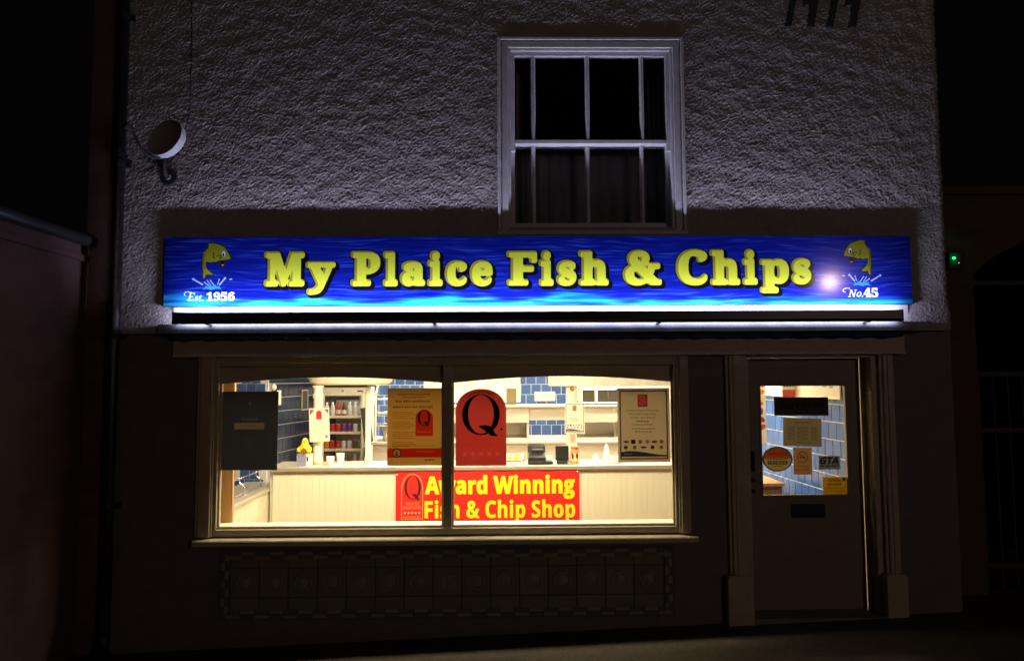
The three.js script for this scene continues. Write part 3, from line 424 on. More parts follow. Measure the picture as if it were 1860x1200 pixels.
  // (4) cream award poster
  const award = (g, w, h, big) => {
    g.fillStyle = '#e8dccb'; g.fillRect(0, 0, w, h); const e = w * 0.055; g.strokeStyle = '#2a2620'; g.lineWidth = w * 0.022; g.strokeRect(e, e * 1.05, w - 2 * e, h - 2.3 * e); g.fillStyle = '#c64a35'; g.fillRect(w * 0.39, h * 0.085, w * 0.19, h * 0.17); g.strokeStyle = '#e8a48e'; g.lineWidth = w * 0.012; g.beginPath(); g.ellipse(w * 0.485, h * 0.2, w * 0.06, h * 0.018, -0.3, 0, 7); g.stroke(); g.beginPath(); g.ellipse(w * 0.475, h * 0.135, w * 0.05, h * 0.022, 0.4, 0, 7); g.stroke();
    const c = '#5f5038'; if (big) { fitText(g, 'Independent Takeaway', w * 0.17, w * 0.79, h * 0.29, h * 0.315, '40px sans-serif', c); fitText(g, 'Fish and Chip Shop', w * 0.22, w * 0.74, h * 0.335, h * 0.362, '40px sans-serif', c); fitText(g, 'of the Year Award', w * 0.25, w * 0.72, h * 0.385, h * 0.41, '40px sans-serif', c); mark(g, w * 0.36, h * 0.445, w * 0.24, h * 0.02, '#4a3c28', 2); }
    for (const [y, a, b] of [[0.49, 0.28, 0.68], [0.545, 0.27, 0.71], [0.585, 0.33, 0.65]]) mark(g, w * a, h * y, w * (b - a), h * 0.016, '#7d6c50', y * 100);
    const lg = ['#6b5a40', '#33261a', '#8a7a60', '#a08a6c', '#7a3c1e', '#85745a', '#6b5038', '#85745a', '#604a34', '#4a4630', '#8a7a60']; lg.forEach((k, i) => { const r = i < 6 ? 0 : 1, x = w * (r ? 0.15 + (i - 6) * 0.17 : 0.16 + i * 0.135), y = h * (r ? 0.8 : 0.725); g.fillStyle = k; if (i === 1) g.fillRect(x - w * 0.04, y - h * 0.028, w * 0.08, h * 0.056); else { g.beginPath(); g.ellipse(x, y, w * (i % 4 === 0 ? 0.055 : 0.036), h * (i % 4 === 0 ? 0.015 : 0.026), 0, 0, 7); g.fill(); } });
    g.fillStyle = '#3c4658'; g.beginPath(); g.moveTo(w * 0.066, h * 0.925); g.lineTo(w * 0.066, h * 0.865); g.bezierCurveTo(w * 0.35, h * 0.815, w * 0.6, h * 0.9, w * 0.934, h * 0.905); g.lineTo(w * 0.934, h * 0.925); g.fill(); mark(g, w * 0.12, h * 0.885, w * 0.16, h * 0.018, '#9aa4b4', 6);
  };
  p = printed('poster', 0.4, 0.56, paperMat(canv(400, 560, (g, w, h) => award(g, w, h, true)), 0.4), phy(L3(0.8, 0.72, 0.5), { roughness: 0.97, transmission: 0.4, thickness: 0 })); p.position.set(1.112, 1.486, -0.0595); tag(p, 'cream award poster with a black border, taped inside the window nearest the door', 'poster', 'posters in the shop window');
  p = printed('small_notice', 0.19, 0.288, paperMat(canv(190, 288, (g, w, h) => award(g, w, h, false)), 0.2), MT.paper); p.position.set(0.735, 1.462, -1.648); p.rotation.z = -0.01; tag(p, 'small black-bordered award notice hung on the round counter column', 'notice');
  p = printed('small_notice', 0.19, 0.315, paperMat(canv(190, 315, (g, w, h) => { g.fillStyle = '#f4ecd0'; g.fillRect(0, 0, w, h); g.fillStyle = '#d8352a'; g.beginPath(); g.moveTo(8, 12); g.lineTo(50, 12); g.lineTo(8, 62); g.fill(); g.beginPath(); g.moveTo(w - 8, 12); g.lineTo(w - 46, 12); g.lineTo(w - 8, 56); g.fill(); g.beginPath(); g.moveTo(66, 106); g.lineTo(66, 48); g.arc(92, 48, 26, Math.PI, 0); g.lineTo(118, 106); g.fill(); bigQ(g, 92, 50, 16, 20, '#7c1a14'); g.fillStyle = '#55504a'; g.beginPath(); g.arc(158, 268, 14, 0, 7); g.fill(); g.fillStyle = '#b8b0a0'; g.beginPath(); g.arc(158, 268, 8, 0, 7); g.fill(); for (let y = 140; y < 240; y += 18) mark(g, 40, y, 110, 6, '#dcd2b0', y); }), 0.2), MT.paper); p.position.set(-1.69, 1.413, -1.664); p.rotation.z = 0.035; tag(p, 'white sheet with red corners hung on the turned counter column by the fridge', 'notice');
  // banner on the counter front
  t = canv(1024, 312, (g, w, h) => {
    g.fillStyle = '#e2281c'; g.fillRect(0, 0, w, h); const X = (x) => (x - 720.5) / 331.5 * w, Y = (y) => (y - 846) / 100 * h;
    fitText(g, 'Award Winning', X(773), X(1044), Y(862.5), Y(895), '900 100px sans-serif', '#ffe81c', 2.5); fitText(g, 'Fish & Chip Shop', X(773), X(1044), Y(907), Y(938), 'bold 100px sans-serif', '#ffe81c', 2.5);
    g.strokeStyle = '#f0a060'; g.lineWidth = 4; g.beginPath(); g.moveTo(X(731), Y(939)); g.lineTo(X(731), Y(884)); g.quadraticCurveTo(X(735), Y(861), X(750), Y(860)); g.quadraticCurveTo(X(767), Y(861), X(769), Y(884)); g.lineTo(X(769), Y(939)); g.closePath(); g.stroke(); bigQ(g, X(751), Y(884), 46, 66, '#4a1018'); fitText(g, 'FISH & CHIP', X(738), X(763), Y(910), Y(915), '40px serif', '#f2a878'); fitText(g, 'QUALITY AWARD', X(734), X(767), Y(917), Y(922), '40px serif', '#f2a878'); for (let i = 0; i < 5; i++) star(g, X(737 + i * 6.5), Y(928.5), 8.5, '#ffd8a0'); mark(g, X(733), Y(935), 100, 5, '#f2a878', 3);
  });
  { const b = thing('banner', 'red award banner with yellow lettering pinned to the counter front', 'banner', undefined, [-0.094, 0.785, -1.466]);
    const g = new THREE.PlaneGeometry(1.69, 0.512, 48, 8), q = g.attributes.position; for (let i = 0; i < q.count; i++) q.setZ(i, 0.004 + 0.003 * n1(q.getX(i) * 2.2, q.getY(i) * 3) + 0.002 * n2(q.getX(i) * 6, 2)); g.computeVertexNormals();
    mesh('banner_cloth', g, std(L3(1, 1, 1), { map: t, roughness: 0.5 }), b);
    for (const [x, y] of [[-0.83, 0.235], [-0.78, 0.247], [-0.53, 0.245], [-0.2, 0.247], [0.13, 0.25], [0.34, 0.235], [0.5, 0.25], [0.64, 0.25], [0.78, 0.25], [0.81, 0.238], [0.83, 0.2], [-0.835, 0.18]]) mesh('pin', new THREE.SphereGeometry(0.008, 8, 6).translate(x, y, 0.008), MT.ivory, b); }
  // notices on the door glass
  const door = (w, h, x, y, tex, lab, tr, rot = 0, edge = MT.paper) => { const m = printed('door_notice', w, h, paperMat(tex, tr), edge); m.position.set(x, y, -0.1715); m.rotation.z = rot; return tag(m, lab, 'notice', 'notices on the door glass'); };
  door(0.425, 0.143, 2.364, 1.6155, canv(340, 116, (g, w, h) => { g.fillStyle = '#6a5c4c'; g.fillRect(0, 0, w, h); g.save(); g.transform(1, -0.06, -0.35, 1, 30, 12); fitText(g, 'Sorry we are', 20, 310, 28, 66, 'bold 60px serif', '#241e18', 2); g.restore(); fitText(g, 'CLOSED', 130, 312, 82, 102, 'bold 60px serif', '#241e18', 2); }), 'dark closed sign hanging at the top of the door glass', 0.45, -0.004, MT.blackMatt);
  door(0.3, 0.218, 2.366, 1.416, canv(300, 218, (g, w, h) => { g.fillStyle = '#c8b98e'; g.fillRect(0, 0, w, h); fitText(g, 'Opening Times', 88, 216, 24, 40, '40px serif', '#5a4c30'); for (let k = 0; k < 7; k++) { mark(g, 36, 72 + k * 15, 54, 8, '#6e5f40', k + 1); mark(g, 112, 72 + k * 15, 80, 8, '#6e5f40', k + 11); mark(g, 218, 72 + k * 15, 52, 8, '#6e5f40', k + 21); } mark(g, 100, 186, 120, 9, '#6e5f40', 4); }), 'beige opening times sheet under the closed sign on the door', 0.4, -0.03);
  door(0.146, 0.207, 2.362, 1.195, canv(146, 207, (g, w, h) => { g.fillStyle = '#e0b070'; g.fillRect(0, 0, w, h); g.strokeStyle = '#a86838'; g.lineWidth = 7; g.beginPath(); g.arc(w / 2, 74, 40, 0, 7); g.stroke(); g.fillStyle = '#6b4a34'; g.fillRect(48, 70, 46, 9); g.fillRect(60, 54, 7, 14); g.beginPath(); g.moveTo(46, 46); g.lineTo(102, 102); g.stroke(); g.strokeStyle = '#b88850'; g.lineWidth = 3; g.strokeRect(5, 5, w - 10, h - 10); mark(g, 22, 140, 100, 10, '#a07848', 2); mark(g, 18, 166, 110, 14, '#a07848', 3); }), 'orange no smoking sticker in the middle of the door glass', 0.45, -0.01);
  door(0.19, 0.136, 2.607, 1.005, canv(190, 136, (g, w, h) => { g.fillStyle = '#f2c414'; g.fillRect(0, 0, w, h); fitText(g, 'CCTV in', 46, 136, 16, 36, 'bold 40px sans-serif', '#3a2c08', 1); fitText(g, 'operation', 34, 146, 48, 64, 'bold 40px sans-serif', '#3a2c08', 1); mark(g, 28, 82, 130, 11, '#a88410', 2); mark(g, 20, 106, 150, 11, '#a88410', 3); g.fillStyle = '#2c2c50'; g.fillRect(156, 10, 22, 18); g.fillRect(150, 26, 12, 8); }), 'yellow camera warning sticker in the lower corner of the door glass', 0.4);
  door(0.168, 0.104, 2.57, 1.182, canv(168, 104, (g, w, h) => { g.fillStyle = '#98a0aa'; g.fillRect(0, 0, w, h); g.save(); g.transform(1, 0, -0.25, 1, 18, 0); fitText(g, 'GTA', 4, 150, 10, 62, 'bold 70px sans-serif', '#0c0c0c', 4); g.restore(); mark(g, 8, 70, 148, 22, '#4a4a48', 5); }), 'grey sticker with black GTA letters on the door glass', 0.55);
  { const tx = canv(240, 240, (g, w, h) => { g.fillStyle = '#5f7a52'; g.fillRect(0, 0, w, h); g.fillStyle = '#e6d9a8'; g.beginPath(); g.arc(120, 120, 108, 0, 7); g.fill(); g.fillStyle = '#d89248'; g.beginPath(); g.arc(120, 120, 108, Math.PI * 1.02, Math.PI * 1.98); g.fill(); g.fillStyle = '#b5652e'; for (let i = 0; i < 12; i++) g.fillRect(40 + i * 13, 52 + 20 * Math.abs(Math.sin(i * 2.3)), 20, 9); mark(g, 36, 116, 168, 14, '#8a7a4c', 2); g.fillStyle = '#2e3826'; g.fillRect(42, 138, 156, 34); fitText(g, 'FRYMAX', 50, 190, 144, 166, 'bold 40px sans-serif', '#d8d0a0', 1); mark(g, 74, 184, 92, 12, '#8a7a4c', 3); });
    const g = new THREE.CylinderGeometry(0.5, 0.5, 0.0012, 40), q = g.attributes.position, uv = g.attributes.uv; for (let i = 0; i < q.count; i++) uv.setXY(i, q.getX(i) + 0.5, 0.5 - q.getZ(i)); g.rotateX(Math.PI / 2).scale(0.236, 0.192, 1);
    const m = mesh('door_notice', g, paperMat(tx, 0.4)); m.position.set(2.166, 1.212, -0.1715); tag(m, 'round green-edged frying oil sticker on the door glass', 'notice', 'notices on the door glass'); }
}

// ------------------------------------------------------------------ inside the shop
struct('shop_floor', bx(-2.76, 3.2, FL - 0.2, FL, -6.75, -0.3), MT.floorTile);
struct('shop_ceiling', bx(-2.76, 3.2, 2.44, 2.5, -6.75, -0.3), MT.iwhite);
const tileGeo = new RoundedBoxGeometry(0.141, 0.141, 0.01, 1, 0.0022), halfGeo = new RoundedBoxGeometry(0.0695, 0.1445, 0.01, 1, 0.0022);
// tiled wall built in its own frame: x along it, y up, z out of the face
function tiledWall(name, label, len, h, y0, mats, T = 0.15, from = 0, to = len, tileTop = h, tileBottom = 0, grout = MT.grout) {
  const w = thing(name, label, 'wall'); w.userData.kind = 'structure';
  mesh('wall_face', uvm(new THREE.BoxGeometry(len, h, 0.08).translate(len / 2, h / 2, -0.04)), grout, w);
  const s = T / 0.15;
  for (let r = 0, y = tileBottom; y + T <= tileTop + 1e-6; y += T, r++) for (let x = from + (r % 2 ? T / 2 : 0); x + T <= to + 1e-6; x += T) { const m = mesh('tile', tileGeo, mats[Math.floor(rnd() * mats.length)], w); m.scale.set(s, s, 1); m.position.set(x + T / 2, y + T / 2, 0.0035); m.rotation.x = rr(-0.006, 0.006); m.rotation.y = rr(-0.006, 0.006); }
  w.position.y = y0; return w;
}

{
  let w = tiledWall('right_wall', 'side wall of blue square tiles behind the shop door', 6.4, 2.34, FL, MT.blue, 0.15, 3.1, 6.3, 1.66, 0.31);
  w.rotation.y = -Math.PI / 2 + 0.045; w.position.set(2.6, FL, -6.67);
  w = tiledWall('left_wall', 'side wall of blue square tiles with shade in their colour beside the drinks fridge', 3.55, 2.34, FL, MT.shadedBlue, 0.15, 0.0, 2.4, 2.0, 0.8, MT.shadedGrout);
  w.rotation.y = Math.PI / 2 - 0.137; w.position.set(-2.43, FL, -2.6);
  w = tiledWall('tiled_pier', 'narrow pier of small blue tiles behind the black poster', 0.33, 2.34, FL, MT.blue, 0.1, 0.0, 0.33, 2.0, 0.6);
  w.position.set(-2.76, FL, -2.58);
  w = tiledWall('back_wall', 'rear wall of blue square tiles behind the frying range', 4.75, 2.34, FL, MT.blue, 0.15, 0.0, 3.4, 2.1, 0.9);
  w.position.set(-2.05, FL, -6.1);
}
{ // ceiling light panels: glowing diffuser and an area light of the same size
  const spots = [[-1.35, -0.52, 'over the customers by the black poster'], [0.35, -0.52, 'over the customers by the cream poster'], [-0.7, -2.55, 'over the counter by the turned column'], [1.2, -2.55, 'over the counter by the till'], [-1.2, -4.9, 'in front of the rear tiles by the fridge'], [0.7, -4.9, 'in front of the rear tiles behind the range'], [2.3, -2.2, 'beside the blue side wall']];
  for (const [x, z, at] of spots) {
    const p = thing('ceiling_light', 'white ceiling light panel ' + at, 'ceiling light', 'shop ceiling lights', [x, 2.44, z]), long = at.startsWith('beside') ? [0.3, 1.2] : [1.2, 0.3];
    mesh('light_body', rb(-long[0] / 2 - 0.03, long[0] / 2 + 0.03, -0.06, 0, -long[1] / 2 - 0.03, long[1] / 2 + 0.03, 0.006), MT.iwhite, p);
    mesh('light_diffuser', bx(-long[0] / 2, long[0] / 2, -0.064, -0.058, -long[1] / 2, long[1] / 2), new THREE.MeshStandardMaterial({ color: 0x444444, emissive: L3(1, 0.9, 0.7), emissiveIntensity: 1.5 }), p);
    const a = new THREE.RectAreaLight(L3(1, 0.87, 0.6), CEIL_L, long[0], long[1]); a.position.set(x, 2.374, z); a.lookAt(x, 0, z); scene.add(a);
  }
}
{ // main counter
  const c = thing('serving_counter', 'long cream boarded serving counter with a steel top', 'counter', undefined, [0, FL, 0]);
  mesh('carcass', bx(-2.1, 1.86, 0, 0.9, -1.95, -1.5), MT.panel, c);
  const bw = 0.0606, g = new RoundedBoxGeometry(bw - 0.0006, 0.86, 0.02, 1, 0.0012), boards = [0, 1, 2].map((k) => std(L3(0.85 - k * 0.01, 0.81 - k * 0.01, 0.6 - k * 0.008), { roughness: 0.4 }));
  uvm(g); for (let i = 0; i < 65; i++) { const m = mesh('board', g, boards[(i * 7) % 3], c); m.position.set(-2.07 + (i + 0.5) * bw, 0.445, -1.49); }
  mesh('counter_top', rb(-2.12, 1.9, 0.9, 0.94, -2.0, -1.45, 0.008), MT.steel, c);
  mesh('skirting', bx(-2.08, 1.86, 0, 0.08, -1.5, -1.472), MT.blackMatt, c);
}
{ // lower steel shelf running back along the left side, with a rail on hooked posts
  const c = thing('side_shelf', 'cream sided steel shelf with a rail, running from window to counter', 'counter', undefined, [0, FL, 0]);
  mesh('carcass', bx(-2.46, -2.115, 0, 0.715, -1.95, -0.36), MT.panel, c);
  mesh('shelf_top', rb(-2.47, -2.1, 0.715, 0.75, -1.96, -0.35, 0.006), MT.steel, c);
  for (const z of [-0.55, -1.05, -1.55]) { const p = mesh('rail_post', [cyl(0.013, 0.013, 0.012, -2.2, 0.75, z, 14), tube([[-2.2, 0.76, z], [-2.2, 0.8, z], [-2.215, 0.83, z], [-2.24, 0.85, z], [-2.25, 0.88, z]], 0.007, 14, 8), new THREE.SphereGeometry(0.013, 12, 8).translate(-2.25, 0.885, z)], MT.chrome, c); }
  mesh('rail', new THREE.CylinderGeometry(0.006, 0.006, 1.35, 10).rotateX(Math.PI / 2).translate(-2.25, 0.885, -1.1), MT.chrome, c);
  mesh('rail', new THREE.CylinderGeometry(0.005, 0.005, 1.35, 10).rotateX(Math.PI / 2).translate(-2.2, 0.768, -1.1), MT.chrome, c);
}
tag(mesh('wooden_post', rb(-2.165, -2.065, FL, 2.44, -0.34, -0.302, 0.004), MT.wood), 'orange pine post standing behind the left edge of the shop window', 'post');
tag(mesh('inner_sill', rb(-2.16, 1.38, 0.655, 0.74, -0.3, -0.101, 0.006), MT.panel), 'cream inner window board below the shop panes', 'window sill');
{ // turned columns on the counter carrying a curved canopy
  const col = (x, z, r, lab, plain) => { const g = thing('counter_column', lab, 'column', 'white columns on the counter', [x, FL + 0.94, z]), H = 0.745;
    mesh('shaft', lathe(plain ? [[0, 0], [r * 1.2, 0], [r * 1.2, 0.04], [r, 0.06], [r, H - 0.02], [0, H - 0.02]] : [[0, 0], [r * 1.15, 0], [r * 1.15, 0.05], [r * 0.95, 0.07], [r * 1.02, 0.3], [r * 0.94, H - 0.13], [r * 1.15, H - 0.115], [r * 1.15, H - 0.085], [r * 0.9, H - 0.075], [r * 0.95, H - 0.03], [r * 1.2, H - 0.02], [r * 1.2, H], [0, H]]), MT.ivory, g); return g; };
  col(-1.722, -1.75, 0.045, 'white turned column on the counter in front of the fridge'); col(-1.265, -1.9, 0.029, 'slim white post on the counter at the fridge edge', true);
  const big = col(0.716, -1.8, 0.052, 'plain white column on the counter beside the till', true); 
  const s = new THREE.Shape(); s.absellipse(-1.4, 1.86, 0.46, 0.24, 0, Math.PI * 2);
  const cn = thing('counter_canopy', 'white oval canopy resting on two counter columns', 'canopy');
  mesh('canopy_top', lathe([[0, 0.0], [0.36, 0], [0.41, 0.012], [0.43, 0.035], [0.44, 0.06], [0.46, 0.07], [0.46, 0.1], [0, 0.1]], 0, 0, 0, 48).scale(0.93, 1, 0.5).translate(-1.43, FL + 0.94 + 0.747, -1.86), MT.ivory, cn);
  mesh('cove', lathe([[0.2, 0.1], [0.28, 0.18], [0.42, 0.32], [0.42, 0.651], [0.2, 0.651]], 0, 0, 0, 48).scale(0.93, 1, 0.5).translate(-1.43, FL + 0.94 + 0.747, -1.86), MT.ivory, cn);
  const beam = thing('counter_beam', 'white beam over the counter carried by the plain column', 'beam'); mesh('beam_board', rb(0.5, 2.0, FL + 0.94 + 0.725, 2.44, -1.9, -1.72, 0.006), MT.iwhite, beam);
  const st = printed('round_sticker', 0.06, 0.09, paperMat(canv(60, 90, (g, w, h) => { g.fillStyle = '#f2e6c4'; g.fillRect(0, 0, w, h); g.fillStyle = '#d06a44'; g.beginPath(); g.arc(30, 36, 24, 0, 7); g.fill(); g.fillStyle = '#8e3a28'; for (let i = 0; i < 9; i++) { g.beginPath(); g.arc(30 + 14 * Math.cos(i * 2.4), 36 + 14 * Math.sin(i * 2.4), 5, 0, 7); g.fill(); } g.fillStyle = '#f2e6c4'; g.beginPath(); g.arc(38, 30, 6, 0, 7); g.fill(); mark(g, 14, 72, 32, 7, '#c8b48a', 3); }), 0.1), MT.paper); st.position.set(0.722, 1.73, -1.744); tag(st, 'small round red sticker near the top of the plain column', 'sticker');
}
// things standing on the counter
const CT = FL + 0.94;
{
  const b = thing('collecting_box', 'charity box with a yellow oilskin figure on the counter by the turned column', 'collecting box', undefined, [-1.808, CT, -1.6]);
  const lab = canv(130, 110, (g, w, h) => { g.fillStyle = '#8e8ea8'; g.fillRect(0, 0, w, h); g.fillStyle = '#e8e6e0'; g.fillRect(88, 0, 42, h); g.fillStyle = '#2a2a3a'; g.fillRect(92, 24, 14, 44); mark(g, 12, 16, 60, 12, '#5a5a88', 2); mark(g, 12, 40, 66, 9, '#6a6a90', 3); mark(g, 12, 60, 56, 9, '#a04038', 4); });
  const bm = std(L3(1, 1, 1), { map: lab, roughness: 0.5 }), m = new THREE.Mesh(new THREE.BoxGeometry(0.13, 0.11, 0.09).translate(0, 0.055, 0), [MT.ivory, MT.ivory, MT.ivory, MT.ivory, bm, MT.ivory]); m.name = 'box'; m.castShadow = m.receiveShadow = true; b.add(m);
  const yel = std(L3(0.85, 0.62, 0.02), { roughness: 0.35 });
  const f = mesh('figure', [lathe([[0, 0.11], [0.052, 0.11], [0.056, 0.125], [0.055, 0.15], [0.046, 0.178], [0.034, 0.198], [0.03, 0.212], [0.028, 0.23], [0.02, 0.248], [0.008, 0.258], [0, 0.259]], 0, 0, 0, 20).scale(1.05, 1, 0.75), tube([[0.046, 0.17, 0], [0.058, 0.15, 0.02], [0.05, 0.135, 0.04], [0.025, 0.14, 0.045]], 0.012, 12, 8), tube([[-0.046, 0.17, 0], [-0.058, 0.15, 0.02], [-0.05, 0.135, 0.04], [-0.025, 0.14, 0.045]], 0.012, 12, 8)], yel, b);
  mesh('face', new THREE.SphereGeometry(0.015, 12, 8).scale(1, 1.15, 0.6).translate(0, 0.219, 0.0145), std(L3(0.5, 0.25, 0.14)), f);
  const wh = mesh('ship_wheel', [new THREE.TorusGeometry(0.022, 0.0035, 6, 20).translate(0, 0.138, 0.052), ...[0, 1, 2].map((k) => new THREE.CylinderGeometry(0.0025, 0.0025, 0.064, 6).rotateZ(k * Math.PI / 3).translate(0, 0.138, 0.052))], MT.brownWood, f);
  const cup = (x, z, r, h, lab) => { const m = mesh('paper_cup', lathe([[0, 0], [r * 0.82, 0], [r, h], [r + 0.003, h + 0.003], [r - 0.002, h + 0.002], [r * 0.8, 0.004], [0, 0.004]], 0, 0, 0, 24), MT.bag); m.position.set(x, CT, z); tag(m, lab, 'cup'); };
  cup(-1.588, -1.7, 0.04, 0.07, 'low white tub on the counter beside the turned column'); cup(-1.495, -1.7, 0.037, 0.1, 'tall white cup on the counter in front of the fridge');
  const cloth = mesh('folded_cloth', rb(-1.56, -1.46, CT, CT + 0.012, -1.64, -1.55, 0.004), MT.bag); tag(cloth, 'flat white napkin on the counter below the tall cup', 'napkin');
  // till and card machine
  const t = thing('card_machine', 'black rounded card machine with a paper slip on the counter', 'card machine', undefined, [0.398, CT, -1.63]);
  mesh('body', uvm(new THREE.ExtrudeGeometry(shp([[-0.08, 0], [0.08, 0], [0.08, 0.05], [0.0, 0.09], [-0.05, 0.15], [-0.075, 0.165], [-0.08, 0.15]]), { depth: 0.15, bevelEnabled: true, bevelSize: 0.008, bevelThickness: 0.008, bevelSegments: 3 }).rotateY(-Math.PI / 2).translate(0.045, 0.008, 0)), MT.black, t);
  mesh('paper_roll_cover', new THREE.CylinderGeometry(0.045, 0.045, 0.11, 24).rotateZ(Math.PI / 2).translate(-0.02, 0.115, -0.03), MT.black, t); mesh('paper_slip', bx(0.06, 0.115, 0.045, 0.085, 0.05, 0.052), MT.paper, t); mesh('base', rb(-0.105, 0.12, 0, 0.03, -0.09, 0.09, 0.006), MT.black, t);
  const d = thing('till_display', 'square black till screen on the counter beside the card machine', 'till', undefined, [0.608, CT, -1.62]);
  mesh('screen_case', rb(-0.062, 0.062, 0.03, 0.168, -0.03, 0.02, 0.008, 2), MT.black, d); mesh('stand', rb(-0.05, 0.05, 0, 0.032, -0.06, 0.04, 0.006), MT.blackMatt, d); mesh('screen', bx(-0.052, 0.052, 0.045, 0.158, 0.02, 0.0215), std(L3(0.03, 0.03, 0.025), { roughness: 0.15 }), d);
  const j = thing('pickle_jar', 'glass jar with an orange label at the foot of the plain column', 'jar', undefined, [0.728, CT, -1.62]);
  mesh('jar_body', lathe([[0, 0], [0.036, 0], [0.04, 0.008], [0.04, 0.115], [0.032, 0.128], [0.032, 0.136], [0, 0.136]]), std(L3(0.55, 0.33, 0.14), { roughness: 0.1 }), j); mesh('label', lathe([[0.0405, 0.025], [0.0408, 0.026], [0.0408, 0.095], [0.0405, 0.096]]), std(L3(1, 1, 1), { map: canv(256, 64, (g, w, h) => { g.fillStyle = '#e8c890'; g.fillRect(0, 0, w, h); g.fillStyle = '#c8543a'; g.fillRect(0, 0, w, 8); g.fillRect(0, 54, w, 10); g.fillStyle = '#5a3020'; for (let i = 0; i < 6; i++) { g.beginPath(); g.ellipse(20 + i * 42, 28, 14, 9, 0.3, 0, 7); g.fill(); } }), roughness: 0.5 }), j); mesh('lid', cyl(0.037, 0.037, 0.02, 0, 0.136, 0), std(L3(0.5, 0.13, 0.06), { roughness: 0.35 }), j);
  const tr = thing('sauce_tray', 'tray of yellow and white sauce sachets behind the red banner', 'tray', undefined, [0.165, CT, -1.72]);
  mesh('tray_body', [rb(-0.09, 0.09, 0, 0.008, -0.06, 0.06, 0.002), rb(-0.09, 0.09, 0.008, 0.05, -0.06, -0.056, 0.0015), rb(-0.09, 0.09, 0.008, 0.03, 0.056, 0.06, 0.0015), rb(-0.09, -0.086, 0.008, 0.045, -0.056, 0.056, 0.0015), rb(0.086, 0.09, 0.008, 0.045, -0.056, 0.056, 0.0015)], MT.chrome, tr);
  const sg = new RoundedBoxGeometry(0.02, 0.075, 0.008, 1, 0.003), sm = [std(L3(0.85, 0.6, 0.05)), std(L3(0.85, 0.83, 0.75)), std(L3(0.8, 0.5, 0.1))];
  for (let r = 0; r < 3; r++) for (let k = 0; k < 7; k++) { const s = mesh('sauce_sachet', sg, sm[k === 0 || k === 6 ? 1 : (k + r) % 3 === 1 ? 1 : (k + r) % 2 * 2]); s.position.set(0.165 - 0.072 + k * 0.024, CT + 0.046, -1.755 + r * 0.034); s.rotation.set(-0.12, rr(-0.1, 0.1), rr(-0.06, 0.06)); tag(s, ['yellow', 'white', 'orange'][sm.indexOf(s.material)] + ' sauce sachet standing in the tray on the counter', 'sachet', 'sauce sachets in the tray'); }
  // crumpled white paper bags
  const bagGeo = (w, h, d, ph, seed) => { const g = new THREE.ConeGeometry(1, 1, 9, 6), p = g.attributes.position; for (let i = 0; i < p.count; i++) { const y = p.getY(i) + 0.5, k = 0.75 + 0.25 * n1(p.getX(i) * 2 + seed, y * 3 + p.getZ(i) * 2); const f = Math.max(0.16, Math.pow(1 - y, ph)) / Math.max(0.02, 1 - y); p.setXYZ(i, p.getX(i) * w * (y > 0.98 ? 1 : f) * k, y * h, p.getZ(i) * d * (y > 0.98 ? 1 : f) * k); } g.computeVertexNormals(); return g.toNonIndexed(); };
  const gA = bagGeo(0.07, 0.1, 0.06, 0.9, 3), gB = bagGeo(0.052, 0.19, 0.05, 0.5, 9); gA.computeVertexNormals(); gB.computeVertexNormals();
  let m2 = mesh('paper_bag', gA, MT.bag); m2.position.set(0.925, CT, -1.62); tag(m2, 'low crumpled white paper bag on the counter', 'bag', 'paper bags on the counter');
  m2 = mesh('paper_bag', gB, MT.bag); m2.position.set(1.028, CT, -1.62); tag(m2, 'tall pointed white paper bag on the counter', 'bag', 'paper bags on the counter');
  m2 = mesh('takeaway_box', rb(1.08, 1.16, CT, CT + 0.06, -1.7, -1.6, 0.006), MT.bag); tag(m2, 'white takeaway box behind the cream poster on the counter', 'box');
}
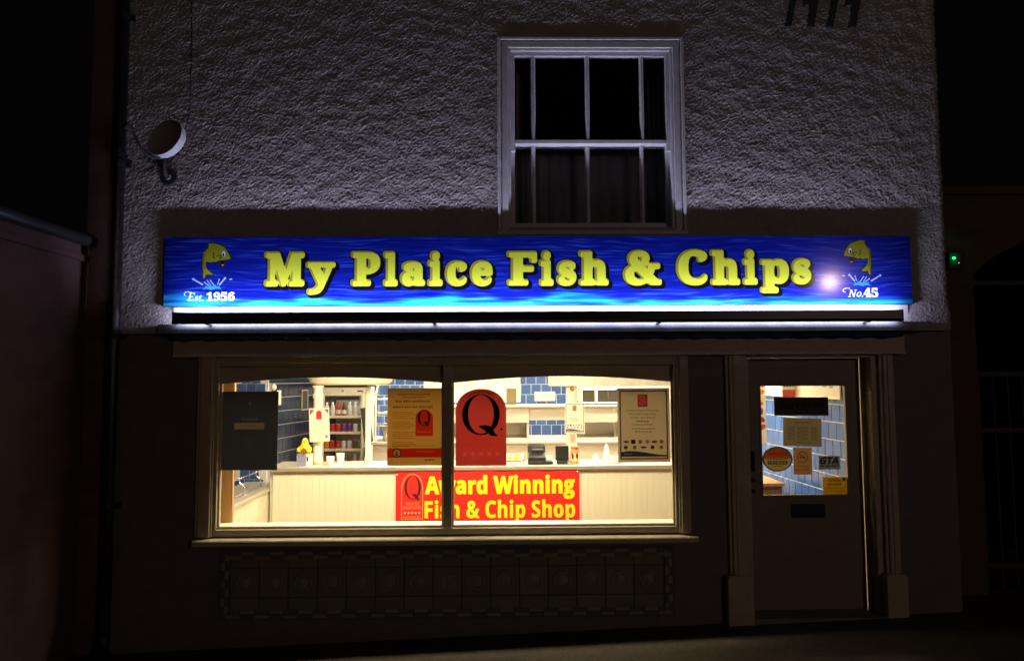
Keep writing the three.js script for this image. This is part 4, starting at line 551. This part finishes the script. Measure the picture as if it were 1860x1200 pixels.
{ // drinks fridge
  const f = thing('drinks_fridge', 'tall white drinks fridge with a glass door, filled with cans and bottles', 'fridge', undefined, [-1.92, FL, -4.2]);
  const cab = std(L3(0.85, 0.82, 0.7), { roughness: 0.35 });
  mesh('cabinet', [rb(-0.3, -0.27, 0, 1.64, -0.55, 0, 0.004), rb(0.235, 0.29, 0, 1.64, -0.55, 0, 0.004), bx(-0.27, 0.235, 0, 0.12, -0.55, -0.002), bx(-0.27, 0.235, 1.56, 1.64, -0.55, -0.001), bx(-0.27, 0.235, 0.12, 1.56, -0.55, -0.53)], cab, f);
  mesh('canopy', rb(-0.3, 0.29, 1.642, 1.74, -0.55, 0.03, 0.008), MT.blackMatt, f);
  const d = mesh('door_frame', [rb(-0.272, -0.25, 0.12, 1.56, 0.002, 0.03, 0.004), rb(0.212, 0.236, 0.12, 1.56, 0.002, 0.03, 0.004), rb(-0.25, 0.212, 1.535, 1.56, 0.002, 0.03, 0.004), rb(-0.25, 0.212, 0.12, 0.15, 0.002, 0.03, 0.004)], cab, f);
  mesh('door_pane', bx(-0.25, 0.212, 0.15, 1.535, 0.012, 0.018), MT.glass, d);
  const tx = canv(256, 40, (g, w, h) => { g.clearRect(0, 0, w, h); g.fillStyle = '#3a342c'; g.fillRect(0, 0, w, h); fitText(g, 'soft drinks 60p', 8, 246, 8, 30, 'bold 40px serif', '#0c0a08', 2); });
  const pt = printed('price_strip', 0.42, 0.05, std(L3(1, 1, 1), { map: tx, roughness: 0.6 }), MT.blackMatt, f, 0.002); pt.position.set(-0.02, 1.505, 0.009);
  mesh('handle', rb(0.255, 0.27, 0.62, 0.9, 0.002, 0.04, 0.005), MT.blackMatt, f); mesh('badge', rb(0.16, 0.23, 1.585, 1.6, 0, 0.003, 0.001), MT.blackMatt, f); mesh('lock', new THREE.CylinderGeometry(0.012, 0.012, 0.012, 12).rotateX(Math.PI / 2).translate(-0.02, 1.6, 0.004), MT.chrome, f);
  const shelf = [1.275, 1.075, 0.865, 0.62];
  for (const y of shelf) mesh('shelf', [bx(-0.268, 0.233, y - 0.016, y - 0.004, -0.5, -0.03), bx(-0.268, 0.233, y - 0.02, y + 0.012, -0.03, -0.025)], MT.ivory, f);
  // a thin strip light inside the fridge head
  mesh('strip_light', bx(-0.24, 0.2, 1.54, 1.55, -0.06, -0.045), new THREE.MeshStandardMaterial({ color: 0x333333, emissive: L3(1, 0.95, 0.85), emissiveIntensity: 2 }), f);
  const la = new THREE.RectAreaLight(L3(1, 0.94, 0.82), 16, 0.42, 0.03); la.position.set(-1.94, FL + 1.535, -4.25); la.lookAt(-1.94, FL + 0.6, -4.36); scene.add(la);
  const cols = { red: [0.5, 0.03, 0.02], orange: [0.75, 0.24, 0.02], purple: [0.16, 0.04, 0.22], green: [0.1, 0.28, 0.08], silver: [0.6, 0.6, 0.58], brown: [0.09, 0.035, 0.02], clear: [0.6, 0.62, 0.6], yellow: [0.75, 0.55, 0.05] };
  const cm = Object.fromEntries(Object.entries(cols).map(([k, c]) => [k, std(L3(...c), { roughness: 0.18 })])), lm = std(L3(0.7, 0.66, 0.6), { roughness: 0.5 });
  const canBody = lathe([[0, 0], [0.027, 0], [0.031, 0.008], [0.031, 0.098], [0.026, 0.11]], 0, 0, 0, 18), canLid = lathe([[0.026, 0.11], [0.027, 0.113], [0.024, 0.113], [0.023, 0.11], [0, 0.11]], 0, 0, 0, 18), botBody = lathe([[0, 0], [0.028, 0], [0.031, 0.006], [0.031, 0.1], [0.024, 0.128], [0.012, 0.155], [0.012, 0.165]], 0, 0, 0, 18), botLab = lathe([[0.0315, 0.035], [0.0318, 0.036], [0.0318, 0.085], [0.0315, 0.086]], 0, 0, 0, 18), botCap = lathe([[0.0125, 0.163], [0.014, 0.164], [0.014, 0.18], [0, 0.181]], 0, 0, 0, 14);
  const rows = [['bottle', 1.275, ['clear', 'clear', 'red', 'brown', 'clear', 'clear', 'silver'], 'top'], ['can', 1.075, ['red', 'red', 'red', 'purple', 'purple', 'silver', 'green'], 'second'], ['can', 0.865, ['orange', 'red', 'red', 'silver', 'silver', 'brown', 'green'], 'third'], ['bottle', 0.62, ['red', 'brown', 'orange', 'clear', 'brown', 'clear', 'clear'], 'lowest']];
  for (const [kind, y, cs, nm] of rows) cs.forEach((c, k) => {
    const o = thing(kind === 'can' ? 'drink_can' : 'drink_bottle', c + ' drink ' + kind + ' on the ' + nm + ' shelf of the drinks fridge', kind, 'drinks in the fridge', [-1.92 - 0.232 + k * 0.0715, FL + y - 0.004, -4.2 - 0.068 + rr(-0.004, 0.004)]); o.rotation.y = rr(0, 6);
    if (kind === 'can') { mesh('can_body', canBody, cm[c], o); mesh('can_lid', canLid, MT.chrome, o); } else { mesh('bottle_body', botBody, cm[c], o); mesh('label', botLab, lm, o); mesh('cap', botCap, c === 'clear' ? MT.ivory : cm[c], o); }
  });
}
{ // frying range in two halves with a bridge of steel between them; tiles show through the gap
  const r = thing('frying_range', 'long stainless steel frying range with glazed cabinets behind the counter', 'frying range', undefined, [0, FL, 0]);
  mesh('base_cabinet', rb(-1.42, 1.86, 0, 1.0, -3.9, -3.25, 0.008), MT.steel, r);
  mesh('work_top', rb(-1.44, 1.88, 1.0, 1.03, -3.92, -3.2, 0.006), MT.steel, r);
  for (const [a, b] of [[-1.1, 0.36], [0.84, 1.86]]) {
    mesh('hot_cabinet', [bx(a, b, 1.031, 1.06, -3.85, -3.3), bx(a, b, 1.235, 1.41, -3.85, -3.26), bx(a, a + 0.025, 1.06, 1.235, -3.85, -3.3), bx(b - 0.025, b, 1.06, 1.235, -3.85, -3.3), bx(a + 0.025, b - 0.025, 1.06, 1.235, -3.85, -3.83)], MT.steel, r);
    const n = Math.round((b - a) / 0.42), w = (b - a - 0.05) / n; for (let k = 0; k < n; k++) { mesh('cabinet_pane', bx(a + 0.027 + k * w, a + 0.023 + (k + 1) * w, 1.06, 1.235, -3.31, -3.306), MT.glass, r); if (k) mesh('pane_bar', bx(a + 0.016 + k * w, a + 0.034 + k * w, 1.06, 1.235, -3.315, -3.3), MT.chrome, r); }
  }
  mesh('bridge_shelf', rb(-1.1, 1.86, 1.411, 1.43, -3.85, -3.2, 0.005), MT.steel, r);
  mesh('bridge_rail', rb(0.361, 0.839, 1.26, 1.41, -3.5, -3.3, 0.01), MT.steel, r);
  mesh('glass_screen', ext(shp([[-3.2, 1.03], [-3.85, 1.03], [-3.85, 1.8], [-3.55, 1.8], [-3.2, 1.56]].map(([z, y]) => [-z, y])), -0.003, 0.003).rotateY(Math.PI / 2).translate(-1.385, 0, 0), MT.glass, r);
  mesh('screen_edge', [tube([[-1.385, 1.03, -3.2], [-1.385, 1.3, -3.2], [-1.385, 1.56, -3.2]], 0.01, 4), tube([[-1.385, 1.56, -3.2], [-1.385, 1.68, -3.375], [-1.385, 1.8, -3.55]], 0.012, 4)], MT.ivory, r);
  for (const y of [1.2, 1.34, 1.5]) mesh('screen_shelf', rb(-1.37, -1.105, y, y + 0.014, -3.8, -3.25, 0.004), MT.steel, r);
  const lid = mesh('lid_board', rb(-0.02, 0.02, 0, 0.42, -0.2, 0.2, 0.004).rotateZ(0.12).translate(-1.5, 1.03 - 0.03, -3.3), MT.blackMatt, r); lid.position.x += 0.03;
  // bag of batter tubs on the screen shelves
  tag(mesh('white_tub', lathe([[0, 0], [0.09, 0], [0.1, 0.17], [0.106, 0.175], [0.096, 0.172], [0.088, 0.01], [0, 0.01]], -1.24, FL + 1.03, -3.45), MT.iwhite), 'white batter tub on the range behind the yellow poster', 'tub');
  tag(mesh('blue_packet', rb(-1.27, -1.17, FL + 1.354, FL + 1.40, -3.6, -3.4, 0.008), std(L3(0.1, 0.3, 0.6), { roughness: 0.5 })), 'small blue packet on the glazed shelf of the range', 'packet');
}
{ // white walling over the range on the right, with a dark glazed wall cupboard
  tag(mesh('partition_wall', [bx(0.98, 2.6, FL + 1.46, 2.44, -4.0, -3.88), bx(-0.9, 0.28, FL + 1.45, 2.44, -4.0, -3.88)], MT.iwhite), 'white wall above the frying range', 'wall', undefined, 'structure');
  const c = thing('wall_cupboard', 'wall cupboard with dark sliding glass doors above the range', 'cupboard', undefined, [0, 0, 0]);
  mesh('cupboard_case', [rb(0.98, 1.9, 1.7, 1.72, -3.88, -3.5, 0.003), rb(0.98, 1.9, 1.54, 1.56, -3.88, -3.5, 0.003), bx(0.98, 1.0, 1.56, 1.7, -3.88, -3.5), bx(1.88, 1.9, 1.56, 1.7, -3.88, -3.5)], MT.ivory, c);
  const gl = std(L3(0.045, 0.04, 0.032), { roughness: 0.12 }); for (const [a, b] of [[1.0, 1.15], [1.18, 1.53], [1.55, 1.88]]) mesh('sliding_door', bx(a, b, 1.56, 1.7, -3.53, -3.52), gl, c); for (const x of [1.15, 1.53]) mesh('door_bar', bx(x, x + (x < 1.2 ? 0.03 : 0.02), 1.56, 1.7, -3.53, -3.51), MT.ivory, c); mesh('door_handle', bx(1.30, 1.31, 1.58, 1.69, -3.52, -3.505), MT.chrome, c);
  const v = thing('wall_vent', 'brown square vent in the white wall left of the tiles', 'vent', undefined, [0.17, 1.63, -3.87]); mesh('vent_frame', rb(-0.06, 0.06, -0.09, 0.09, -0.01, 0.008, 0.003), std(L3(0.22, 0.17, 0.07)), v); for (let k = 0; k < 5; k++) mesh('vent_slat', bx(-0.05, 0.05, -0.07 + k * 0.032, -0.06 + k * 0.032, 0.008, 0.014), std(L3(0.2, 0.15, 0.06)), v);
  const m = mesh('price_card', bx(0.55, 0.86, 1.5, 1.64, -6.09, -6.08), MT.paper); tag(m, 'blank white price card on the rear blue tiles', 'card');
}
{ // odds and ends on the left wall
  const f = thing('picture_frame', 'narrow dark picture in a pale frame on the shade-darkened blue wall', 'picture', undefined, [-2.43 + 0.137 * 1.0, 1.6, -2.6 - 0.99 * 1.0]); f.rotation.y = Math.PI / 2 - 0.137; mesh('frame', [rb(-0.1, -0.085, -0.12, 0.12, 0.008, 0.024, 0.003), rb(0.085, 0.1, -0.12, 0.12, 0.008, 0.024, 0.003), rb(-0.085, 0.085, 0.105, 0.12, 0.008, 0.024, 0.003), rb(-0.085, 0.085, -0.12, -0.105, 0.008, 0.024, 0.003)], std(L3(0.3, 0.28, 0.24)), f); mesh('picture_sheet', bx(-0.086, 0.086, -0.106, 0.106, 0.008, 0.014), MT.blackMatt, f);
  const n = mesh('wall_card', bx(-0.06, 0.06, -0.08, 0.08, 0.009, 0.011), MT.paper); n.position.set(-2.43 + 0.137 * 0.25, 1.645, -2.6 - 0.99 * 0.25); n.rotation.y = Math.PI / 2 - 0.137; tag(n, 'beige card pinned to the shade-darkened blue tiles beside the black poster', 'card');
  const k = mesh('wall_bell', lathe([[0, 0.03], [0.02, 0.028], [0.034, 0.015], [0.038, 0.0]], 0, 0, 0, 18).rotateX(Math.PI / 2), MT.ivory); k.position.set(-2.43 + 0.137 * 0.1 , 1.76, -2.6 - 0.99 * 0.1); k.rotation.y = Math.PI / 2 - 0.137; k.position.x += 0.008; tag(k, 'small white dome bell on the shade-darkened blue tiles', 'bell');
}
{ // things seen through the door
  const m = thing('menu_board', 'wide beige menu board high on the blue side wall', 'menu board', undefined, [2.86 - 0.045 * 1.4, 1.95, -1.7]); m.rotation.y = -Math.PI / 2 + 0.045;
  const tx = canv(512, 160, (g, w, h) => { g.fillStyle = '#d8cfb4'; g.fillRect(0, 0, w, h); for (const [x, y] of [[40, 120], [70, 118], [230, 112], [262, 116], [300, 112], [120, 60], [180, 30], [330, 40], [400, 60], [440, 110], [470, 112]]) { g.fillStyle = '#8a8474'; g.fillRect(x, y, 16, 26); } g.strokeStyle = '#8c8470'; g.lineWidth = 3; g.beginPath(); g.moveTo(200, 150); g.lineTo(230, 10); g.stroke(); mark(g, 30, 20, 160, 12, '#9a927c', 3); mark(g, 330, 80, 140, 10, '#9a927c', 4); });
  const b = printed('board', 2.3, 0.56, std(L3(1, 1, 1), { map: tx, roughness: 0.6 }), MT.ivory, m, 0.012); b.position.z = 0.016; mesh('board_trim', [rb(-1.16, 1.16, -0.295, -0.28, 0.008, 0.028, 0.003), rb(-1.16, 1.16, 0.28, 0.295, 0.008, 0.028, 0.003)], MT.ivory, m);
  const p = printed('wall_poster', 0.15, 0.2, std(L3(1, 1, 1), { map: canv(128, 80, (g, w, h) => { g.fillStyle = '#f2ead0'; g.fillRect(0, 0, w, h); g.fillStyle = '#d85a50'; g.fillRect(0, 48, w, 32); mark(g, 14, 10, 100, 16, '#8a7440', 2); mark(g, 14, 30, 90, 12, '#8a7440', 3); }), roughness: 0.7 }), MT.paper); p.position.set(2.735, 1.745, -1.45); tag(p, 'white and red price card sticking out from the menu board on the side wall', 'poster');
  const s = printed('hanging_banner', 0.14, 0.66, std(L3(1, 1, 1), { map: canv(56, 264, (g, w, h) => { g.fillStyle = '#efe4cc'; g.fillRect(0, 0, w, h); const c = ['#c8543a', '#e0a030', '#5a4a80', '#d87a40', '#b03a30', '#e8c060']; for (let i = 0; i < 14; i++) { g.fillStyle = c[i % 6]; g.beginPath(); g.ellipse(14 + 26 * Math.abs(Math.sin(i * 1.7)), 20 + i * 15, 14, 9, i, 0, 7); g.fill(); } }), roughness: 0.6 }), MT.paper); s.position.set(2.53, 1.53, -1.75); tag(s, 'narrow colourful hanging menu strip at the door edge', 'banner'); mesh('cord', bx(-0.002, 0.002, 0.33, 0.91, -0.0005, 0.0005), MT.ivory, s);
  const t = thing('wooden_cabinet', 'brown wooden cabinet standing against the counter behind the door', 'cabinet', undefined, [2.3, FL, -1.75]);
  mesh('cabinet_top', rb(-0.36, 0.36, 0.735, 0.765, -0.31, 0.31, 0.005), MT.oak, t); mesh('cabinet_body', rb(-0.34, 0.34, 0, 0.735, -0.29, 0.28, 0.004), MT.brownWood, t); for (const x of [-0.17, 0.17]) { const d = mesh('cabinet_door', rb(x - 0.16, x + 0.16, 0.05, 0.7, 0.281, 0.296, 0.004), MT.brownWood, t); mesh('knob', new THREE.SphereGeometry(0.014, 10, 8).translate(x * 0.3, 0.42, 0.305), MT.chrome, d); }
}

// ------------------------------------------------------------------ things on the house front
{ // satellite dish on its wall bracket, turned away to the left
  const d = thing('satellite_dish', 'small satellite dish with a pale deep rim on a round wall bracket', 'satellite dish', undefined, [-2.494, 3.38, 0.03]);
  mesh('wall_plate', new THREE.CylinderGeometry(0.062, 0.066, 0.03, 20).rotateX(Math.PI / 2).translate(0, 0, 0), MT.blackMatt, d); mesh('plate_bolt', new THREE.TorusGeometry(0.018, 0.006, 8, 16).translate(0, 0, 0.018), MT.lead, d);
  mesh('arm', tube([[0, 0, 0.01], [0, 0.01, 0.07], [0.0, 0.08, 0.1], [0.01, 0.17, 0.09], [0.02, 0.22, 0.085]], 0.018, 16, 10), MT.blackMatt, d);
  const rim = std(L3(0.66, 0.66, 0.68), { roughness: 0.55 }), q = new THREE.Quaternion().setFromUnitVectors(new THREE.Vector3(0, 1, 0), new THREE.Vector3(-0.34, 0.3, 0.89).normalize()), put = (g) => g.applyQuaternion(q).translate(0.034, 0.255, 0.15);
  mesh('dish_rim', put(lathe([[0.14, -0.045], [0.149, -0.03], [0.154, 0.02], [0.152, 0.024], [0.147, 0.022]], 0, 0, 0, 48)), rim, d);
  mesh('dish_face', put(lathe([[0.148, 0.021], [0.135, 0.002], [0.1, -0.016], [0.05, -0.026], [0, -0.03]], 0, 0, 0, 48)), std(L3(0.34, 0.32, 0.31), { roughness: 0.7 }), d); mesh('dish_back', put(lathe([[0, -0.06], [0.08, -0.056], [0.14, -0.0455]], 0, 0, 0, 48)), MT.blackMatt, d);
  mesh('feed_arm', tube([[0.0, 0.1, 0.17], [-0.05, 0.1, 0.3], [-0.12, 0.26, 0.4]], 0.009, 12, 8), MT.blackMatt, d); mesh('feed_horn', cyl(0.022, 0.022, 0.07, 0, 0, 0, 14).applyQuaternion(q).translate(-0.12, 0.25, 0.38), MT.blackMatt, d);
  mesh('cable', tube([[0.02, 0.24, 0.1], [0.08, 0.3, 0.03], [0.13, 0.4, 0.012], [0.15, 0.9, 0.01], [0.14, 1.6, 0.01]], 0.004, 40, 6), MT.blackMatt, d);
}
{ // rainwater pipe
  const p = thing('drainpipe', 'black iron drainpipe running down the edge of the roughcast wall', 'drainpipe', undefined, [-2.845, 0, 0.085]);
  const gl = std(L3(0.012, 0.012, 0.014), { roughness: 0.22, bumpMap: rep(TX.grime, 3), bumpScale: 0.004 });
  mesh('pipe', new THREE.CylinderGeometry(0.042, 0.042, 5.5, 20).translate(0, 2.55, 0), gl, p);
  for (const y of [0.9, 2.15, 3.45, 4.6]) mesh('collar', [lathe([[0.043, 0], [0.052, 0.005], [0.052, 0.05], [0.043, 0.058]], 0, y, 0, 20), bx(-0.06, 0.06, y + 0.008, y + 0.045, -0.085, -0.04)], gl, p);
  mesh('shoe', tube([[0, 0, 0], [0, -0.08, 0.02], [0, -0.13, 0.1]], 0.046, 10, 14), gl, p);
}
// ------------------------------------------------------------------ the neighbours
{
  const b = thing('brick_house', 'dark brick house with a gutter, standing forward beside the drainpipe', 'building');
  mesh('brick_strip', bx(-3.12, -2.9, -0.4, 5.4, -0.4, -0.015), MT.brick, b);
  mesh('side_wall', bx(-6.5, -3.1, -0.5, 2.88, -0.3, 4.9), MT.brick, b);
  mesh('roof', bx(-6.5, -3.08, 2.88, 2.9, -0.3, 4.9), MT.slate, b);
  mesh('gutter', tube([[-3.06, 2.885, -0.01], [-3.06, 2.88, 2.4], [-3.06, 2.875, 4.95]], 0.045, 8, 12), std(L3(0.03, 0.03, 0.03), { roughness: 0.4 }), b);
  mesh('string_course', rb(-3.1, -3.075, 2.73, 2.78, -0.01, 4.88, 0.004), MT.brick, b);
}
{
  const w = thing('archway_wall', 'dark brick wall with a carriage arch, set back beside the roughcast house', 'wall');
  const s = shp([[3.468, -0.5], [3.9, -0.5], [3.9, 2.66], [3.95, 2.72], [4.1, 2.83], [4.4, 2.97], [4.8, 3.04], [5.2, 2.97], [5.5, 2.83], [5.65, 2.72], [5.7, 2.66], [5.7, -0.5], [8, -0.5], [8, 3.33], [3.468, 3.33]]);
  mesh('wall_body', ext(s, -0.75, -0.4), MT.brick, w); mesh('coping', rb(3.468, 8, 3.332, 3.4, -0.8, -0.36, 0.01), MT.brick, w); mesh('arch_tie', bx(3.9, 5.7, 2.6, 2.64, -0.6, -0.55), MT.iron, w);
  struct('passage', [bx(3.47, 3.9, -0.5, 3.3, -6, -0.76), bx(5.7, 6.1, -0.5, 3.3, -6, -0.76), bx(3.9, 5.7, -0.5, 3.3, -6.2, -6), bx(3.9, 5.7, 3.1, 3.3, -6, -0.76), bx(3.9, 5.7, -0.5, 0.1, -6, -0.62)], MT.brick);
  const g = thing('iron_gate', 'dark iron gate with upright bars in the archway', 'gate');
  for (let k = 0; k < 15; k++) { const b = mesh('bar', new THREE.CylinderGeometry(0.011, 0.011, 1.75, 8).translate(0, 0.875, 0), std(L3(0.06, 0.03, 0.022), { roughness: 0.6 }), g); b.position.set(3.96 + k * 0.12, 0.14, -0.5); }
  for (const y of [0.3, 1.38, 1.84]) mesh('rail', bx(3.9, 5.7, y, y + 0.04, -0.512, -0.488), std(L3(0.06, 0.03, 0.022), { roughness: 0.6 }), g);
  const a = thing('alarm_box', 'small dark box with a green light on the archway wall', 'alarm box', undefined, [3.735, 2.79, -0.4]);
  mesh('box_body', rb(-0.05, 0.05, -0.075, 0.06, 0, 0.045, 0.006), MT.blackMatt, a);
  mesh('green_light', new THREE.SphereGeometry(0.012, 12, 8).scale(1.2, 0.9, 0.8).translate(-0.012, 0.012, 0.047), new THREE.MeshStandardMaterial({ color: 0x052008, emissive: L3(0.02, 1, 0.2), emissiveIntensity: 3 }), a);
  mesh('white_light', new THREE.SphereGeometry(0.004, 8, 6).translate(0.028, -0.028, 0.046), new THREE.MeshStandardMaterial({ color: 0x202020, emissive: L3(0.8, 0.8, 0.8), emissiveIntensity: 1 }), a);
  const gl = new THREE.PointLight(L3(0.03, 1, 0.22), 0.006); gl.position.set(3.723, 2.802, -0.325); gl.castShadow = true; scene.add(gl);
  const n = mesh('number_plate', bx(4.36, 4.41, 1.95, 2.03, -0.76, -0.75), std(L3(0.5, 0.5, 0.46))); n.position.set(0, 0, -2.2); tag(n, 'small pale plate on a post in the passage behind the gate', 'plate');
  tag(mesh('plate_post', bx(4.37, 4.4, 0.1, 1.95, -2.97, -2.95), MT.iron), 'thin dark post holding the pale plate in the passage', 'post');
}
{ // street lamp across the road, behind the camera: it lights the street faintly and is mirrored in the glossy sign
  const x = 12.625, z = 24.82, y = 5.385, l = thing('street_lamp', 'street lamp on a dark post across the road', 'street lamp', undefined, [x, GY(x) - 0.11, z]), b = -(GY(x) - 0.11);
  mesh('post', lathe([[0, 0], [0.11, 0], [0.11, 0.5], [0.06, 0.6], [0.045, 4.91 + b], [0.0, 4.91 + b]]), MT.iron, l);
  mesh('lantern_frame', [cyl(0.09, 0.12, 0.05, 0, 4.91 + b, 0), lathe([[0.2, 5.63 + b], [0.05, 5.77 + b], [0, 5.81 + b]]), ...[0, 1, 2, 3].map((k) => bx(-0.008, 0.008, 4.95 + b, 5.65 + b, -0.008, 0.008).translate(0.14 * Math.cos(k * 1.571 + 0.5), 0, 0.14 * Math.sin(k * 1.571 + 0.5)))], MT.iron, l);
  mesh('lamp_bulb', new THREE.SphereGeometry(0.1, 16, 12).translate(0, y + b, 0), new THREE.MeshStandardMaterial({ color: 0x222222, emissive: L3(1, 0.66, 0.42), emissiveIntensity: 4 }), l);
  const p = new THREE.PointLight(L3(1, 0.69, 0.58), LAMP_I); p.position.set(x, y, z); p.castShadow = true; p.shadow.radius = 8; scene.add(p);
}
renderer.render(scene, camera);
